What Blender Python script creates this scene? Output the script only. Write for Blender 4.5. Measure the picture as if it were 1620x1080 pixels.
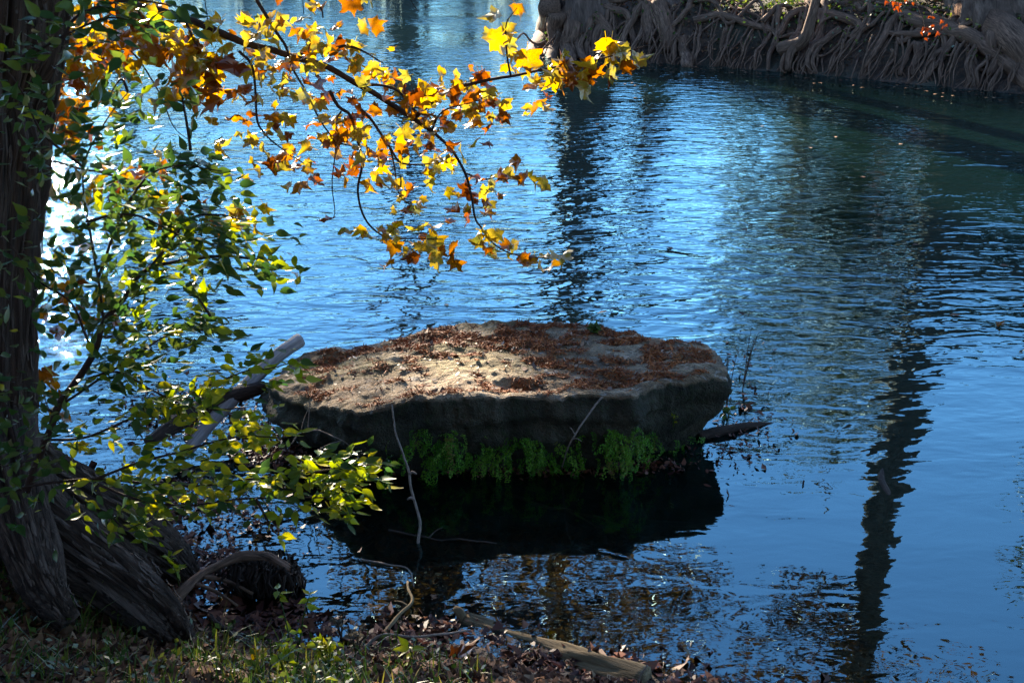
import bpy, math, random
import numpy as np
from mathutils import Vector, Matrix, noise

random.seed(11)
RNG = np.random.default_rng(11)
for o in list(bpy.data.objects):
    bpy.data.objects.remove(o)
sc = bpy.context.scene
COL = sc.collection
PI = math.pi
R = math.radians

# ------------------------------------------------------------------ camera
H = 3.2
PITCH = R(20.0)
FPX = 1900.0
cam = bpy.data.cameras.new('camera')
cam.sensor_width = 36.0
cam.lens = FPX / 1620.0 * 36.0
cam.clip_end = 600.0
cam.clip_start = 0.05
cam.dof.use_dof = True
cam.dof.focus_distance = 8.5
cam.dof.aperture_fstop = 10.0
cam_o = bpy.data.objects.new('camera', cam)
cam_o.location = (0, 0, H)
cam_o.rotation_euler = (PI / 2 - PITCH, 0, 0)
COL.objects.link(cam_o)
sc.camera = cam_o

# ------------------------------------------------------------------ sky, sun, exposure
SUN_AZ = R(-22.0)      # measured from +Y, negative = towards -X
SUN_EL = R(19.0)
SUN = Vector((math.sin(SUN_AZ) * math.cos(SUN_EL), math.cos(SUN_AZ) * math.cos(SUN_EL), math.sin(SUN_EL)))
world = bpy.data.worlds.new('World')
sc.world = world
world.use_nodes = True
wn = world.node_tree
sky = wn.nodes.new('ShaderNodeTexSky')
sky.sky_type = 'NISHITA'
sky.sun_disc = False
sky.sun_elevation = SUN_EL
sky.sun_rotation = SUN_AZ
sky.air_density = 1.0
sky.dust_density = 0.02
sky.ozone_density = 4.6
bg = wn.nodes['Background']
bg.inputs['Strength'].default_value = 0.075
wn.links.new(sky.outputs[0], bg.inputs['Color'])
sl = bpy.data.lights.new('sun', 'SUN')
sl.energy = 5.0
sl.angle = R(0.5)
sl.color = (1.0, 0.86, 0.66)
sun_o = bpy.data.objects.new('sun', sl)
sun_o.rotation_euler = (-SUN).to_track_quat('-Z', 'Y').to_euler()
sun_o.location = (-20, 40, 30)
COL.objects.link(sun_o)
sc.view_settings.view_transform = 'Standard'
sc.view_settings.look = 'None'
sc.view_settings.gamma = 1.0
sc.view_settings.exposure = 2.88
sc.render.engine = 'CYCLES'
cy = sc.cycles
cy.use_denoising = True
cy.max_bounces = 7
cy.diffuse_bounces = 2
cy.glossy_bounces = 3
cy.transmission_bounces = 4
cy.transparent_max_bounces = 8
cy.caustics_reflective = False
cy.caustics_refractive = False
cy.sample_clamp_indirect = 4.0

# ------------------------------------------------------------------ geometry helpers
FWD = Vector((0, math.cos(PITCH), -math.sin(PITCH)))
UPV = Vector((0, math.sin(PITCH), math.cos(PITCH)))
C0 = Vector((0, 0, H))

def ray(px, py):
    return FWD + Vector((1, 0, 0)) * ((px - 810) / FPX) - UPV * ((py - 540) / FPX)

def P(px, py, Y):
    """point seen in direction (px, py) standing Y metres in front of the viewer"""
    d = ray(px, py)
    return C0 + d * (Y / d.y)

def PZ(px, py, z=0.0):
    d = ray(px, py)
    return C0 + d * ((z - H) / d.z)

def smooth_path(pts, n=6):
    pts = [Vector(p) for p in pts]
    if len(pts) < 3:
        return [pts[0].lerp(pts[-1], i / n) for i in range(n + 1)]
    out = []
    ext = [pts[0] * 2 - pts[1]] + pts + [pts[-1] * 2 - pts[-2]]
    for i in range(1, len(ext) - 2):
        p0, p1, p2, p3 = ext[i - 1:i + 3]
        for k in range(n):
            t = k / n
            out.append(0.5 * ((2 * p1) + (p2 - p0) * t + (2 * p0 - 5 * p1 + 4 * p2 - p3) * t * t + (3 * p1 - p0 - 3 * p2 + p3) * t ** 3))
    out.append(pts[-1])
    return out

class MB:
    def __init__(self):
        self.v = []; self.f = []; self.g = []
    def tube(self, pts, radii, seg=8, rough=0.0, freq=3.0, cap=True, flat=1.0, ridge=0.0, ridges=9, seed=0.0):
        n = len(pts)
        base = len(self.v)
        arc = 0.0
        t0 = (pts[1] - pts[0]).normalized()
        ref = Vector((0, 0, 1)) if abs(t0.z) < 0.9 else Vector((1, 0, 0))
        u = t0.cross(ref).normalized()
        for i, p in enumerate(pts):
            t = (pts[min(i + 1, n - 1)] - pts[max(i - 1, 0)])
            t = t.normalized() if t.length > 1e-9 else t0
            u = (u - t * u.dot(t))
            u = u.normalized() if u.length > 1e-6 else t.orthogonal().normalized()
            w = t.cross(u)
            r = radii[i] if hasattr(radii, '__len__') else radii
            if i: arc += (p - pts[i - 1]).length
            for k in range(seg):
                a = 2 * PI * k / seg
                rr = r
                if rough:
                    q = p * freq + Vector((math.cos(a), math.sin(a), seed)) * 1.3
                    rr *= 1 + rough * noise.noise(q)
                if ridge:
                    q = Vector((math.cos(a) * ridges / 3.0, math.sin(a) * ridges / 3.0, (p.z + p.x * .6 + p.y * .6) * .9 + seed))
                    nn = abs(noise.noise(q)) + .5 * abs(noise.noise(q * 2.3 + Vector((5, 3, 1))))
                    rr *= 1 + ridge * (nn * 1.6 - .5)
                self.v.append(p + (u * math.cos(a) + w * math.sin(a) * flat) * rr)
                self.g += [math.cos(a) * r + pts[0].x, math.sin(a) * r + pts[0].y, arc + pts[0].z]
        for i in range(n - 1):
            for k in range(seg):
                a = base + i * seg + k; b = base + i * seg + (k + 1) % seg
                self.f.append((a, b, b + seg, a + seg))
        if cap:
            self.f.append(tuple(base + k for k in range(seg))[::-1])
            self.f.append(tuple(base + (n - 1) * seg + k for k in range(seg)))
        return self
    def grid(self, fn, nu, nv, wrap=False):
        base = len(self.v)
        for i in range(nu):
            for j in range(nv):
                self.v.append(Vector(fn(i, j)))
        for i in range(nu - 1):
            for j in range(nv if wrap else nv - 1):
                j2 = (j + 1) % nv
                self.f.append((base + i * nv + j, base + (i + 1) * nv + j, base + (i + 1) * nv + j2, base + i * nv + j2))
        return self
    def mesh(self, name, mat, smooth=True):
        me = bpy.data.meshes.new(name)
        me.from_pydata([tuple(v) for v in self.v], [], self.f)
        if len(self.g) == 3 * len(self.v):
            ga = me.attributes.new('grain', 'FLOAT_VECTOR', 'POINT'); ga.data.foreach_set('vector', self.g)
        me.materials.append(mat)
        if smooth:
            me.polygons.foreach_set('use_smooth', [True] * len(me.polygons))
        me.update()
        return me
    def build(self, name, mat, parent=None, smooth=True):
        return link(name, self.mesh(name, mat, smooth), parent)

def link(name, me, parent=None):
    o = bpy.data.objects.new(name, me)
    COL.objects.link(o)
    if parent is not None:
        o.parent = parent
        bp = parent
        m = Matrix.Translation(WORLDLOC.get(parent.name, Vector((0, 0, 0))))
        o.matrix_parent_inverse = m.inverted()
    return o

WORLDLOC = {}

def thing(name, label, cat, loc=(0, 0, 0), group=None):
    o = bpy.data.objects.new(name, None)
    o.empty_display_size = 0.2
    COL.objects.link(o)
    o.location = loc
    WORLDLOC[o.name] = Vector(loc)
    return tag(o, label, cat, group)

def tag(o, label=None, cat=None, group=None, kind=None):
    if label: o['label'] = label
    if cat: o['category'] = cat
    if group: o['group'] = group
    if kind: o['kind'] = kind
    return o

def quads_mesh(name, V, nper, mat, attr=None, smooth=False):
    """V: (n*nper,3) array of separate polygons with nper corners"""
    n = len(V) // nper
    me = bpy.data.meshes.new(name)
    me.vertices.add(len(V)); me.vertices.foreach_set('co', np.asarray(V, dtype=np.float32).ravel())
    me.loops.add(n * nper); me.loops.foreach_set('vertex_index', np.arange(n * nper, dtype=np.int32))
    me.polygons.add(n)
    me.polygons.foreach_set('loop_start', np.arange(0, n * nper, nper, dtype=np.int32))
    me.polygons.foreach_set('loop_total', np.full(n, nper, dtype=np.int32))
    if attr is not None:
        a = me.attributes.new('rnd', 'FLOAT', 'POINT')
        a.data.foreach_set('value', np.repeat(np.asarray(attr, dtype=np.float32), nper))
    me.materials.append(mat)
    me.update(calc_edges=True)
    me.validate()
    return me

def rand_frames(n, flat=0.0, rng=RNG):
    """random orthonormal pairs (u,v); flat>0 biases the leaf plane to horizontal"""
    nz = rng.normal(size=(n, 3)); nz[:, 2] += flat * np.where(rng.random(n) < .5, 1, 1) * 2
    nz /= np.linalg.norm(nz, axis=1)[:, None]
    a = rng.normal(size=(n, 3))
    u = a - nz * np.sum(a * nz, axis=1)[:, None]
    u /= np.linalg.norm(u, axis=1)[:, None]
    v = np.cross(nz, u)
    return u, v, nz

def leaf_quads(pts, length, width, flat=0.0, rng=RNG):
    """diamond leaves: (n*4,3)"""
    n = len(pts)
    u, v, nz = rand_frames(n, flat, rng)
    L = (np.asarray(length) * rng.uniform(.6, 1.3, n))[:, None]
    W = (np.asarray(width) * rng.uniform(.6, 1.3, n))[:, None]
    out = np.empty((n, 4, 3))
    out[:, 0] = pts - u * L * .5
    out[:, 1] = pts + v * W * .5 + nz * L * .06
    out[:, 2] = pts + u * L * .5
    out[:, 3] = pts - v * W * .5 + nz * L * .06
    return out.reshape(-1, 3)

def leaf_hex(pts, length, width, flat=0.0, rng=RNG):
    """curled pointed-oval leaves of very uneven size: (n*6,3)"""
    n = len(pts)
    u, v, nz = rand_frames(n, flat, rng)
    k = np.minimum(rng.lognormal(0, .35, n), 1.9)
    L = (length * k)[:, None]; W = (width * k * rng.uniform(.5, 1.2, n))[:, None]
    c1 = rng.uniform(-.25, .35, n)[:, None] * L; c2 = rng.uniform(-.25, .35, n)[:, None] * L
    o = np.empty((n, 6, 3))
    o[:, 0] = pts - u * L * .5 + nz * c1
    o[:, 1] = pts - u * L * .18 + v * W * .5 + nz * c2 * .5
    o[:, 2] = pts + u * L * .2 + v * W * .36
    o[:, 3] = pts + u * L * .55 + nz * c2
    o[:, 4] = pts + u * L * .15 - v * W * .42 + nz * c1 * .5
    o[:, 5] = pts - u * L * .2 - v * W * .45
    return o.reshape(-1, 3)

# ------------------------------------------------------------------ material helpers
def newmat(name):
    m = bpy.data.materials.new(name); m.use_nodes = True
    nt = m.node_tree
    for n in list(nt.nodes): nt.nodes.remove(n)
    out = nt.nodes.new('ShaderNodeOutputMaterial')
    return m, nt, out

def nd(nt, typ, **kw):
    n = nt.nodes.new(typ)
    for k, v in kw.items():
        if k in n.inputs: n.inputs[k].default_value = v
        else: setattr(n, k, v)
    return n

def coords(nt, scale=(1, 1, 1), rot=(0, 0, 0), kind='Object'):
    tc = nt.nodes.new('ShaderNodeTexCoord'); mp = nt.nodes.new('ShaderNodeMapping')
    mp.inputs['Scale'].default_value = scale; mp.inputs['Rotation'].default_value = rot
    nt.links.new(tc.outputs[kind], mp.inputs['Vector'])
    return mp.outputs[0]

def noisetex(nt, vec, scale, detail=4, rough=.55, dist=0.0):
    n = nt.nodes.new('ShaderNodeTexNoise')
    n.inputs['Scale'].default_value = scale; n.inputs['Detail'].default_value = detail
    n.inputs['Roughness'].default_value = rough; n.inputs['Distortion'].default_value = dist
    nt.links.new(vec, n.inputs['Vector'])
    return n.outputs['Fac']

def ramp(nt, fac, stops):
    r = nt.nodes.new('ShaderNodeValToRGB')
    e = r.color_ramp.elements
    while len(e) < len(stops): e.new(0.5)
    for i, (p, c) in enumerate(stops):
        e[i].position = p
        e[i].color = (c[0], c[1], c[2], 1) if hasattr(c, '__len__') else (c, c, c, 1)
    nt.links.new(fac, r.inputs[0])
    return r.outputs[0]

def math_n(nt, op, a, b=None, c=None):
    m = nt.nodes.new('ShaderNodeMath'); m.operation = op
    for i, s in enumerate((a, b, c)):
        if s is None: continue
        if hasattr(s, 'is_linked') or hasattr(s, 'links'): nt.links.new(s, m.inputs[i])
        else: m.inputs[i].default_value = s
    return m.outputs[0]

def mixcol(nt, fac, a, b, mode='MIX'):
    m = nt.nodes.new('ShaderNodeMix'); m.data_type = 'RGBA'; m.blend_type = mode
    for s, i in ((fac, 0), (a, 6), (b, 7)):
        if hasattr(s, 'links'): nt.links.new(s, m.inputs[i])
        elif hasattr(s, '__len__'): m.inputs[i].default_value = (s[0], s[1], s[2], 1)
        else: m.inputs[i].default_value = s
    return m.outputs[2]

def bump(nt, height, dist, strength=1.0):
    b = nt.nodes.new('ShaderNodeBump'); b.inputs['Distance'].default_value = dist
    b.inputs['Strength'].default_value = strength
    nt.links.new(height, b.inputs['Height'])
    return b.outputs[0]

def principled(nt, out, col, rough=.85, normal=None, spec=.3):
    p = nt.nodes.new('ShaderNodeBsdfPrincipled')
    if hasattr(col, 'links'): nt.links.new(col, p.inputs['Base Color'])
    else: p.inputs['Base Color'].default_value = (*col, 1)
    if hasattr(rough, 'links'): nt.links.new(rough, p.inputs['Roughness'])
    else: p.inputs['Roughness'].default_value = rough
    p.inputs['Specular IOR Level'].default_value = spec
    if normal is not None: nt.links.new(normal, p.inputs['Normal'])
    nt.links.new(p.outputs[0], out.inputs[0])
    return p

def leaf_mat(name, stops, trans=.45, rough=.45, source='object', veins=None, gloss=.3):
    """thin leaf: diffuse + translucent + gloss; colour varies leaf by leaf"""
    m, nt, out = newmat(name)
    if source == 'object':
        fac = nt.nodes.new('ShaderNodeObjectInfo').outputs['Random']
    else:
        a = nt.nodes.new('ShaderNodeAttribute'); a.attribute_name = 'rnd'; fac = a.outputs['Fac']
    col = ramp(nt, fac, stops)
    blot = noisetex(nt, coords(nt), 28.0 if source == 'object' else 9.0, 3)
    col = mixcol(nt, ramp(nt, blot, [(.42, 0), (.68, .6)]), col, tuple(x * f for x, f in zip(stops[-1][1], (.75, .45, .6))), 'MIX') if veins is None else col
    d = nd(nt, 'ShaderNodeBsdfDiffuse'); t = nd(nt, 'ShaderNodeBsdfTranslucent'); g = nd(nt, 'ShaderNodeBsdfGlossy', Roughness=rough)
    g.inputs['Color'].default_value = (1, 1, 1, 1)
    nt.links.new(col, d.inputs['Color'])
    hs = nt.nodes.new('ShaderNodeHueSaturation'); hs.inputs['Saturation'].default_value = 1.1; hs.inputs['Value'].default_value = 1.25
    nt.links.new(col, hs.inputs['Color']); nt.links.new(hs.outputs[0], t.inputs['Color'])
    m1 = nd(nt, 'ShaderNodeMixShader', Fac=trans); nt.links.new(d.outputs[0], m1.inputs[1]); nt.links.new(t.outputs[0], m1.inputs[2])
    fr = nd(nt, 'ShaderNodeFresnel', IOR=1.4)
    m2 = nt.nodes.new('ShaderNodeMixShader'); nt.links.new(math_n(nt, 'MULTIPLY', fr.outputs[0], gloss), m2.inputs[0])
    nt.links.new(m1.outputs[0], m2.inputs[1]); nt.links.new(g.outputs[0], m2.inputs[2])
    nt.links.new(m2.outputs[0], out.inputs[0])
    return m

def litter_mat(name, stops, rough=.7, spec=.2):
    m, nt, out = newmat(name)
    a = nt.nodes.new('ShaderNodeAttribute'); a.attribute_name = 'rnd'
    col = ramp(nt, a.outputs['Fac'], stops)
    p = principled(nt, out, col, rough, None, spec)
    return m

def bark_mat(name, dark, light, zscale=.25, scale=9, bumpd=.02, gloss=.9):
    """wood whose grain runs along the stem (the 'grain' coordinates follow each stem's own axis)"""
    m, nt, out = newmat(name)
    ga = nt.nodes.new('ShaderNodeAttribute'); ga.attribute_name = 'grain'
    def gv(zs):
        mp = nt.nodes.new('ShaderNodeMapping'); mp.inputs['Scale'].default_value = (1, 1, zs)
        nt.links.new(ga.outputs['Vector'], mp.inputs['Vector']); return mp.outputs[0]
    f1 = noisetex(nt, gv(zscale), scale, 5, .65, .25)
    f3 = noisetex(nt, gv(zscale * .7), scale * 3.3, 4, .6)
    f2 = noisetex(nt, coords(nt), 1.7, 4)
    f = math_n(nt, 'ADD', math_n(nt, 'MULTIPLY', f1, .6), math_n(nt, 'MULTIPLY', f3, .4))
    mid = tuple((a * .6 + b * .4) for a, b in zip(dark, light))
    col = ramp(nt, f, [(.38, dark), (.5, mid), (.62, light)])
    col = mixcol(nt, ramp(nt, f2, [(.38, 0), (.68, .65)]), col, mid, 'MIX')
    principled(nt, out, col, gloss, bump(nt, f, bumpd), .2)
    return m

# ------------------------------------------------------------------ terrain
NEAR = [(-60, 22), (-25, 13), (-9, 9.0), (-5, 7.6), (-3.1, 6.7), PZ(165, 815), PZ(255, 868), PZ(285, 945), PZ(330, 1005), PZ(470, 1030),
        PZ(620, 1030), PZ(780, 1055), PZ(900, 1078), PZ(1010, 1092), (1.3, 4.1), (3, 3.5), (9, 1.5), (30, -4), (60, -10)]
NEAR = np.array([(p[0], p[1]) for p in NEAR])
FARL = [PZ(845, 86), PZ(1000, 97), PZ(1150, 106), PZ(1300, 118), PZ(1450, 132), PZ(1620, 148)]
FAR = [(-90, 76), (-40, 69), (-18, 62), (-8, 60), (-2, 58), (1.8, 47), (1.6, 40), (1.2, 33)] + [(p.x, p.y) for p in FARL] + [(13, 20.0), (24, 14.5), (60, 2), (90, -8)]
FAR = np.array(FAR)

def side_dist(x, y, line):
    """signed distance to a polyline running left to right: positive = beyond it (larger y side)"""
    best = np.full(x.shape, 1e9); sg = np.ones(x.shape)
    for a, b in zip(line[:-1], line[1:]):
        d = b - a; L2 = d @ d
        t = np.clip(((x - a[0]) * d[0] + (y - a[1]) * d[1]) / L2, 0, 1)
        qx = x - (a[0] + t * d[0]); qy = y - (a[1] + t * d[1])
        r = np.hypot(qx, qy)
        s = np.sign(d[0] * (y - a[1]) - d[1] * (x - a[0])); s[s == 0] = 1
        m = r < best
        best = np.where(m, r, best); sg = np.where(m, s, sg)
    return best * sg

def vnoise(x, y, f, s=0.0):
    out = np.empty(x.size)
    for i, (a, b) in enumerate(zip(x.ravel(), y.ravel())):
        out[i] = noise.noise((a * f, b * f, s))
    return out.reshape(x.shape)

def sstep(a, b, t):
    t = np.clip((t - a) / (b - a), 0, 1); return t * t * (3 - 2 * t)

def ground_h(x, y, fine=True):
    x = np.asarray(x, float); y = np.asarray(y, float)
    dn = side_dist(x, y, NEAR)      # >0 over the river
    df = side_dist(x, y, FAR)       # >0 on the far bank
    land = -dn
    hn = np.where(land > 0, .40 * land - .004 * land * land * (land < 40) + .06 * np.minimum(land, .5), 0)
    hn = np.minimum(hn, 4.5)
    d = np.minimum(dn, -df)
    bed = -np.clip(.10 * d + .05 * d * d, 0, 1.7)
    hf = 1.05 * sstep(0, 1.0, df) + .10 * np.clip(df - .6, 0, 60) + .12 * sstep(1, 4, df)
    h = np.where(dn <= 0, hn, np.where(df > 0, hf, bed))
    if fine:
        amp = np.where(dn <= 0, .05, np.where(df > 0, .12, .03))
        h = h + amp * vnoise(x, y, 1.7) + amp * .5 * vnoise(x, y, 5.0, 3.0)
        h = np.where((dn > .15) & (df < -.1), np.minimum(h, -.012), h)
    return h, d

def gh(x, y):
    return float(ground_h(np.array([x]), np.array([y]))[0][0])

def axis_vals(lo, hi, dense, step, grow=1.12, maxstep=6):
    v = list(np.arange(dense[0], dense[1], step))
    s = step; a = v[-1]
    while a < hi:
        s = min(s * grow, maxstep); a += s; v.append(a)
    s = step; a = v[0]; pre = []
    while a > lo:
        s = min(s * grow, maxstep); a -= s; pre.append(a)
    return np.array(pre[::-1] + v)

def sheet(name, xs, ys, zfun, mat, attrs=None):
    X, Y = np.meshgrid(xs, ys)
    Z = zfun(X, Y)
    nx, ny = len(xs), len(ys)
    co = np.stack([X, Y, Z], -1).reshape(-1, 3)
    idx = np.arange(nx * ny).reshape(ny, nx)
    q = np.stack([idx[:-1, :-1], idx[:-1, 1:], idx[1:, 1:], idx[1:, :-1]], -1).reshape(-1, 4)
    me = bpy.data.meshes.new(name)
    me.from_pydata(co.tolist(), [], q.tolist())
    me.polygons.foreach_set('use_smooth', [True] * len(q))
    if attrs:
        for k, fn in attrs.items():
            a = me.attributes.new(k, 'FLOAT', 'POINT'); a.data.foreach_set('value', fn(X, Y).astype(np.float32).ravel())
    me.materials.append(mat); me.update()
    return link(name, me)

# ground
m, nt, out = newmat('wet_leafy_soil'); MAT_GROUND = m
v = coords(nt)
f1 = noisetex(nt, v, 14, 6, .65, .4); f2 = noisetex(nt, v, 1.1, 4); f3 = noisetex(nt, v, 45, 3)
col = ramp(nt, f1, [(.3, (.016, .010, .007)), (.5, (.05, .028, .016)), (.62, (.10, .05, .026)), (.75, (.06, .05, .025))])
col = mixcol(nt, ramp(nt, f2, [(.45, 0), (.65, .7)]), col, (.028, .034, .018))
principled(nt, out, col, .75, bump(nt, math_n(nt, 'ADD', f1, f3), .04), .4)

xs = axis_vals(-130, 130, (-4.2, 2.2), .055, 1.10, 5)
ys = axis_vals(-40, 150, (3.0, 7.6), .055, 1.10, 5)
ys2 = np.concatenate([ys[ys < 19], np.arange(19, 32, .22), ys[ys > 32]])
ground = sheet('ground', xs, ys2, lambda X, Y: ground_h(X, Y)[0], MAT_GROUND)
tag(ground, 'dark leaf covered soil of both river banks and the river bed', kind='structure')

# water
m, nt, out = newmat('river_water'); MAT_WATER = m
tc = nt.nodes.new('ShaderNodeTexCoord')
sx = nt.nodes.new('ShaderNodeSeparateXYZ'); nt.links.new(tc.outputs['Object'], sx.inputs[0])
def wnoise(scale, sxy, det, dist=.0, rot=0.0, rough=.5):
    mp = nt.nodes.new('ShaderNodeMapping'); mp.inputs['Scale'].default_value = (sxy[0], sxy[1], 1)
    mp.inputs['Rotation'].default_value = (0, 0, rot)
    nt.links.new(tc.outputs['Object'], mp.inputs['Vector'])
    return noisetex(nt, mp.outputs[0], scale, det, rough, dist)
w1 = wnoise(1.0, (2.2, 4.4), 2.0, .5, R(4))
w2 = wnoise(1.0, (5.0, 9.0), 2.0, .4, R(-14))
w3 = wnoise(1.0, (.5, 1.1), 2.0, .2, R(10))
w4 = wnoise(1.0, (16, 26), 2.0, .2, R(8))
big = wnoise(1.0, (.16, .26), 2.0, .5)
ymask = nt.nodes.new('ShaderNodeMapRange'); ymask.inputs['From Min'].default_value = 5.6; ymask.inputs['From Max'].default_value = 9.5
ymask.interpolation_type = 'SMOOTHSTEP'
ysh = math_n(nt, 'ADD', sx.outputs[1], math_n(nt, 'MULTIPLY', math_n(nt, 'SUBTRACT', big, .5), 4.0))
nt.links.new(ysh, ymask.inputs['Value'])
mask = math_n(nt, 'ADD', math_n(nt, 'MULTIPLY', ymask.outputs[0], .93), .07)
mask = math_n(nt, 'MULTIPLY', mask, ramp(nt, big, [(.36, .30), (.62, 1.0)]))
hsum = math_n(nt, 'MULTIPLY', w1, .050)
hsum = math_n(nt, 'MULTIPLY_ADD', w2, .014, hsum)
hsum = math_n(nt, 'MULTIPLY_ADD', w4, .0010, hsum)
hsum = math_n(nt, 'MULTIPLY', hsum, mask)
hsum = math_n(nt, 'MULTIPLY_ADD', w3, .010, hsum)
nrm = bump(nt, hsum, 1.0)
fr = nd(nt, 'ShaderNodeFresnel', IOR=2.05); nt.links.new(nrm, fr.inputs['Normal'])
gl = nd(nt, 'ShaderNodeBsdfGlossy', Roughness=.012); nt.links.new(nrm, gl.inputs['Normal'])
gl.inputs['Color'].default_value = (.56, .91, 1.0, 1)
tr = nd(nt, 'ShaderNodeBsdfTransparent'); tr.inputs['Color'].default_value = (.62, .66, .58, 1)
df = nd(nt, 'ShaderNodeBsdfDiffuse'); df.inputs['Color'].default_value = (.0022, .0085, .0070, 1)
at = nt.nodes.new('ShaderNodeAttribute'); at.attribute_name = 'turbid'
body = nt.nodes.new('ShaderNodeMixShader'); nt.links.new(at.outputs['Fac'], body.inputs[0])
nt.links.new(tr.outputs[0], body.inputs[1]); nt.links.new(df.outputs[0], body.inputs[2])
fin = nt.nodes.new('ShaderNodeMixShader'); nt.links.new(fr.outputs[0], fin.inputs[0])
nt.links.new(body.outputs[0], fin.inputs[1]); nt.links.new(gl.outputs[0], fin.inputs[2])
nt.links.new(fin.outputs[0], out.inputs[0])
wxs = axis_vals(-130, 130, (-4, 3), .2, 1.15, 6); wys = axis_vals(-20, 80, (3, 9), .2, 1.15, 6)
def turbid(X, Y):
    d = np.clip(-ground_h(X, Y, False)[0], 0, 3)
    return 1 - np.exp(-1.5 * d)
water = sheet('river_water', wxs, wys, lambda X, Y: X * 0, MAT_WATER, {'turbid': turbid})
tag(water, 'rippled teal and blue river water reflecting sky and tree trunks', kind='structure')

# ------------------------------------------------------------------ boulder
m, nt, out = newmat('limestone_boulder'); MAT_ROCK = m
v = coords(nt)
f1 = noisetex(nt, v, 3.2, 6, .62, .3); f2 = noisetex(nt, v, 26, 5, .65); f3 = noisetex(nt, v, 1.4, 4); f4 = noisetex(nt, v, 90, 3)
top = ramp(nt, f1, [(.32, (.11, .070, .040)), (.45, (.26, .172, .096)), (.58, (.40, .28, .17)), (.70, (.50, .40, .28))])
top = mixcol(nt, ramp(nt, f2, [(.35, .75), (.58, 0)]), top, (.08, .06, .045))
sxr = nt.nodes.new('ShaderNodeSeparateXYZ'); nt.links.new(v, sxr.inputs[0])
mossf = math_n(nt, 'MULTIPLY', ramp(nt, f3, [(.45, 0), (.62, .75)]), ramp(nt, math_n(nt, 'MULTIPLY_ADD', sxr.outputs[0], -.3, .45), [(.2, .1), (.7, 1)]))
fl = noisetex(nt, v, 11, 5, .7, .6); fc = noisetex(nt, coords(nt, (1, 1.6, 1), (0, 0, .5)), 2.4, 7, .75, 1.4)
top = mixcol(nt, ramp(nt, fl, [(.56, 0), (.66, .65)]), top, (.48, .45, .40))
crack = math_n(nt, 'ABSOLUTE', math_n(nt, 'SUBTRACT', fc, .5))
top = mixcol(nt, ramp(nt, crack, [(.0, .85), (.012, 0)]), top, (.04, .03, .022))
top = mixcol(nt, mossf, top, (.15, .125, .035))
sidec = ramp(nt, f1, [(.32, (.014, .013, .008)), (.52, (.042, .038, .024)), (.68, (.10, .088, .06))])  # dark algae tone, deepened so the colour also carries canopy shade
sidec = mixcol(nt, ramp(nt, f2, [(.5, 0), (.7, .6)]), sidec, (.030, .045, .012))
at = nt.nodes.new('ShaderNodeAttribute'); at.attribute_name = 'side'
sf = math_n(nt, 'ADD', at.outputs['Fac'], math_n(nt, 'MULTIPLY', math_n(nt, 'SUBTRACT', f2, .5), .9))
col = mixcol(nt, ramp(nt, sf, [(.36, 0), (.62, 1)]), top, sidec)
hh = math_n(nt, 'ADD', math_n(nt, 'MULTIPLY', f2, 1.0), math_n(nt, 'MULTIPLY', f4, .35))
principled(nt, out, col, .88, bump(nt, hh, .055), .25)

ROCK_OUT = [(1153, 597, .50), (1147, 578, .50), (1136, 560, .49), (1120, 544, .48), (1072, 538, .47), (1022, 534, .46), (1005, 522, .46), (960, 515, .47), (900, 512, .48),
            (850, 509, .48), (780, 508, .48), (700, 517, .46), (650, 525, .44), (600, 539, .42), (520, 549, .40), (470, 562, .38), (440, 585, .36), (425, 606, .36),
            (447, 622, .38), (480, 629, .42), (515, 634, .46), (550, 646, .48), (580, 647, .51), (623, 638, .54), (711, 628, .55), (780, 625, .55), (846, 622, .55), (905, 620, .55), (952, 620, .55),
            (999, 625, .54), (1018, 617, .53), (1040, 609, .53), (1090, 603, .52), (1130, 600, .51)]
rp = [PZ(a, b, z) for a, b, z in ROCK_OUT]
NA = 420
lp = []
nR = len(rp)
seglen = [(rp[(i + 1) % nR] - rp[i]).length for i in range(nR)]
tot = sum(seglen); cum = np.concatenate([[0], np.cumsum(seglen)])
def outl(s):
    s = (s % 1.0) * tot
    i = min(int(np.searchsorted(cum, s, 'right')) - 1, nR - 1)
    t = (s - cum[i]) / seglen[i]
    p0, p1, p2, p3 = rp[(i - 1) % nR], rp[i], rp[(i + 1) % nR], rp[(i + 2) % nR]
    t2 = t * t; t3 = t2 * t
    q = 0.5 * ((2 * p1) + (p2 - p0) * t + (2 * p0 - 5 * p1 + 4 * p2 - p3) * t2 + (3 * p1 - p0 - 3 * p2 + p3) * t3)
    return q.lerp(p1.lerp(p2, t), .55)
RC = Vector((.02, 7.25, .0))
RING_TOP = 92; RING_SIDE = 46
rv = []; sidea = []
def topz(x, y, zb, k):
    h = .03 * noise.noise((x * 1.3, y * 1.9, 2.0)) + .022 * noise.noise((x * 3.1, y * 4.2, 7.0)) + .016 * noise.noise((x * 8, y * 11, 1.0)) + .006 * noise.noise((x * 25, y * 30, 4.0))
    pit = max(0, noise.noise((x * 2.2, y * 3.4, 11.0)) - .12)
    return h - .09 * pit
OUTL = []
for j in range(NA):
    o = outl(j / NA)
    d = Vector((o.x - RC.x, o.y - RC.y, 0)).normalized()
    k = .02 * noise.noise((o.x * 3, o.y * 3, 9)) + .016 * noise.noise((o.x * 11, o.y * 11, 2)) + .012 * noise.noise((o.x * 30, o.y * 30, 5))
    o = o + d * k; o.z += .008 * noise.noise((o.x * 6, o.y * 6, 3)) + .01 * noise.noise((o.x * 17, o.y * 17, 3))
    OUTL.append(o)
def rock_top(x, y, zb):
    return zb + topz(x, y, zb, 1)
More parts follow.
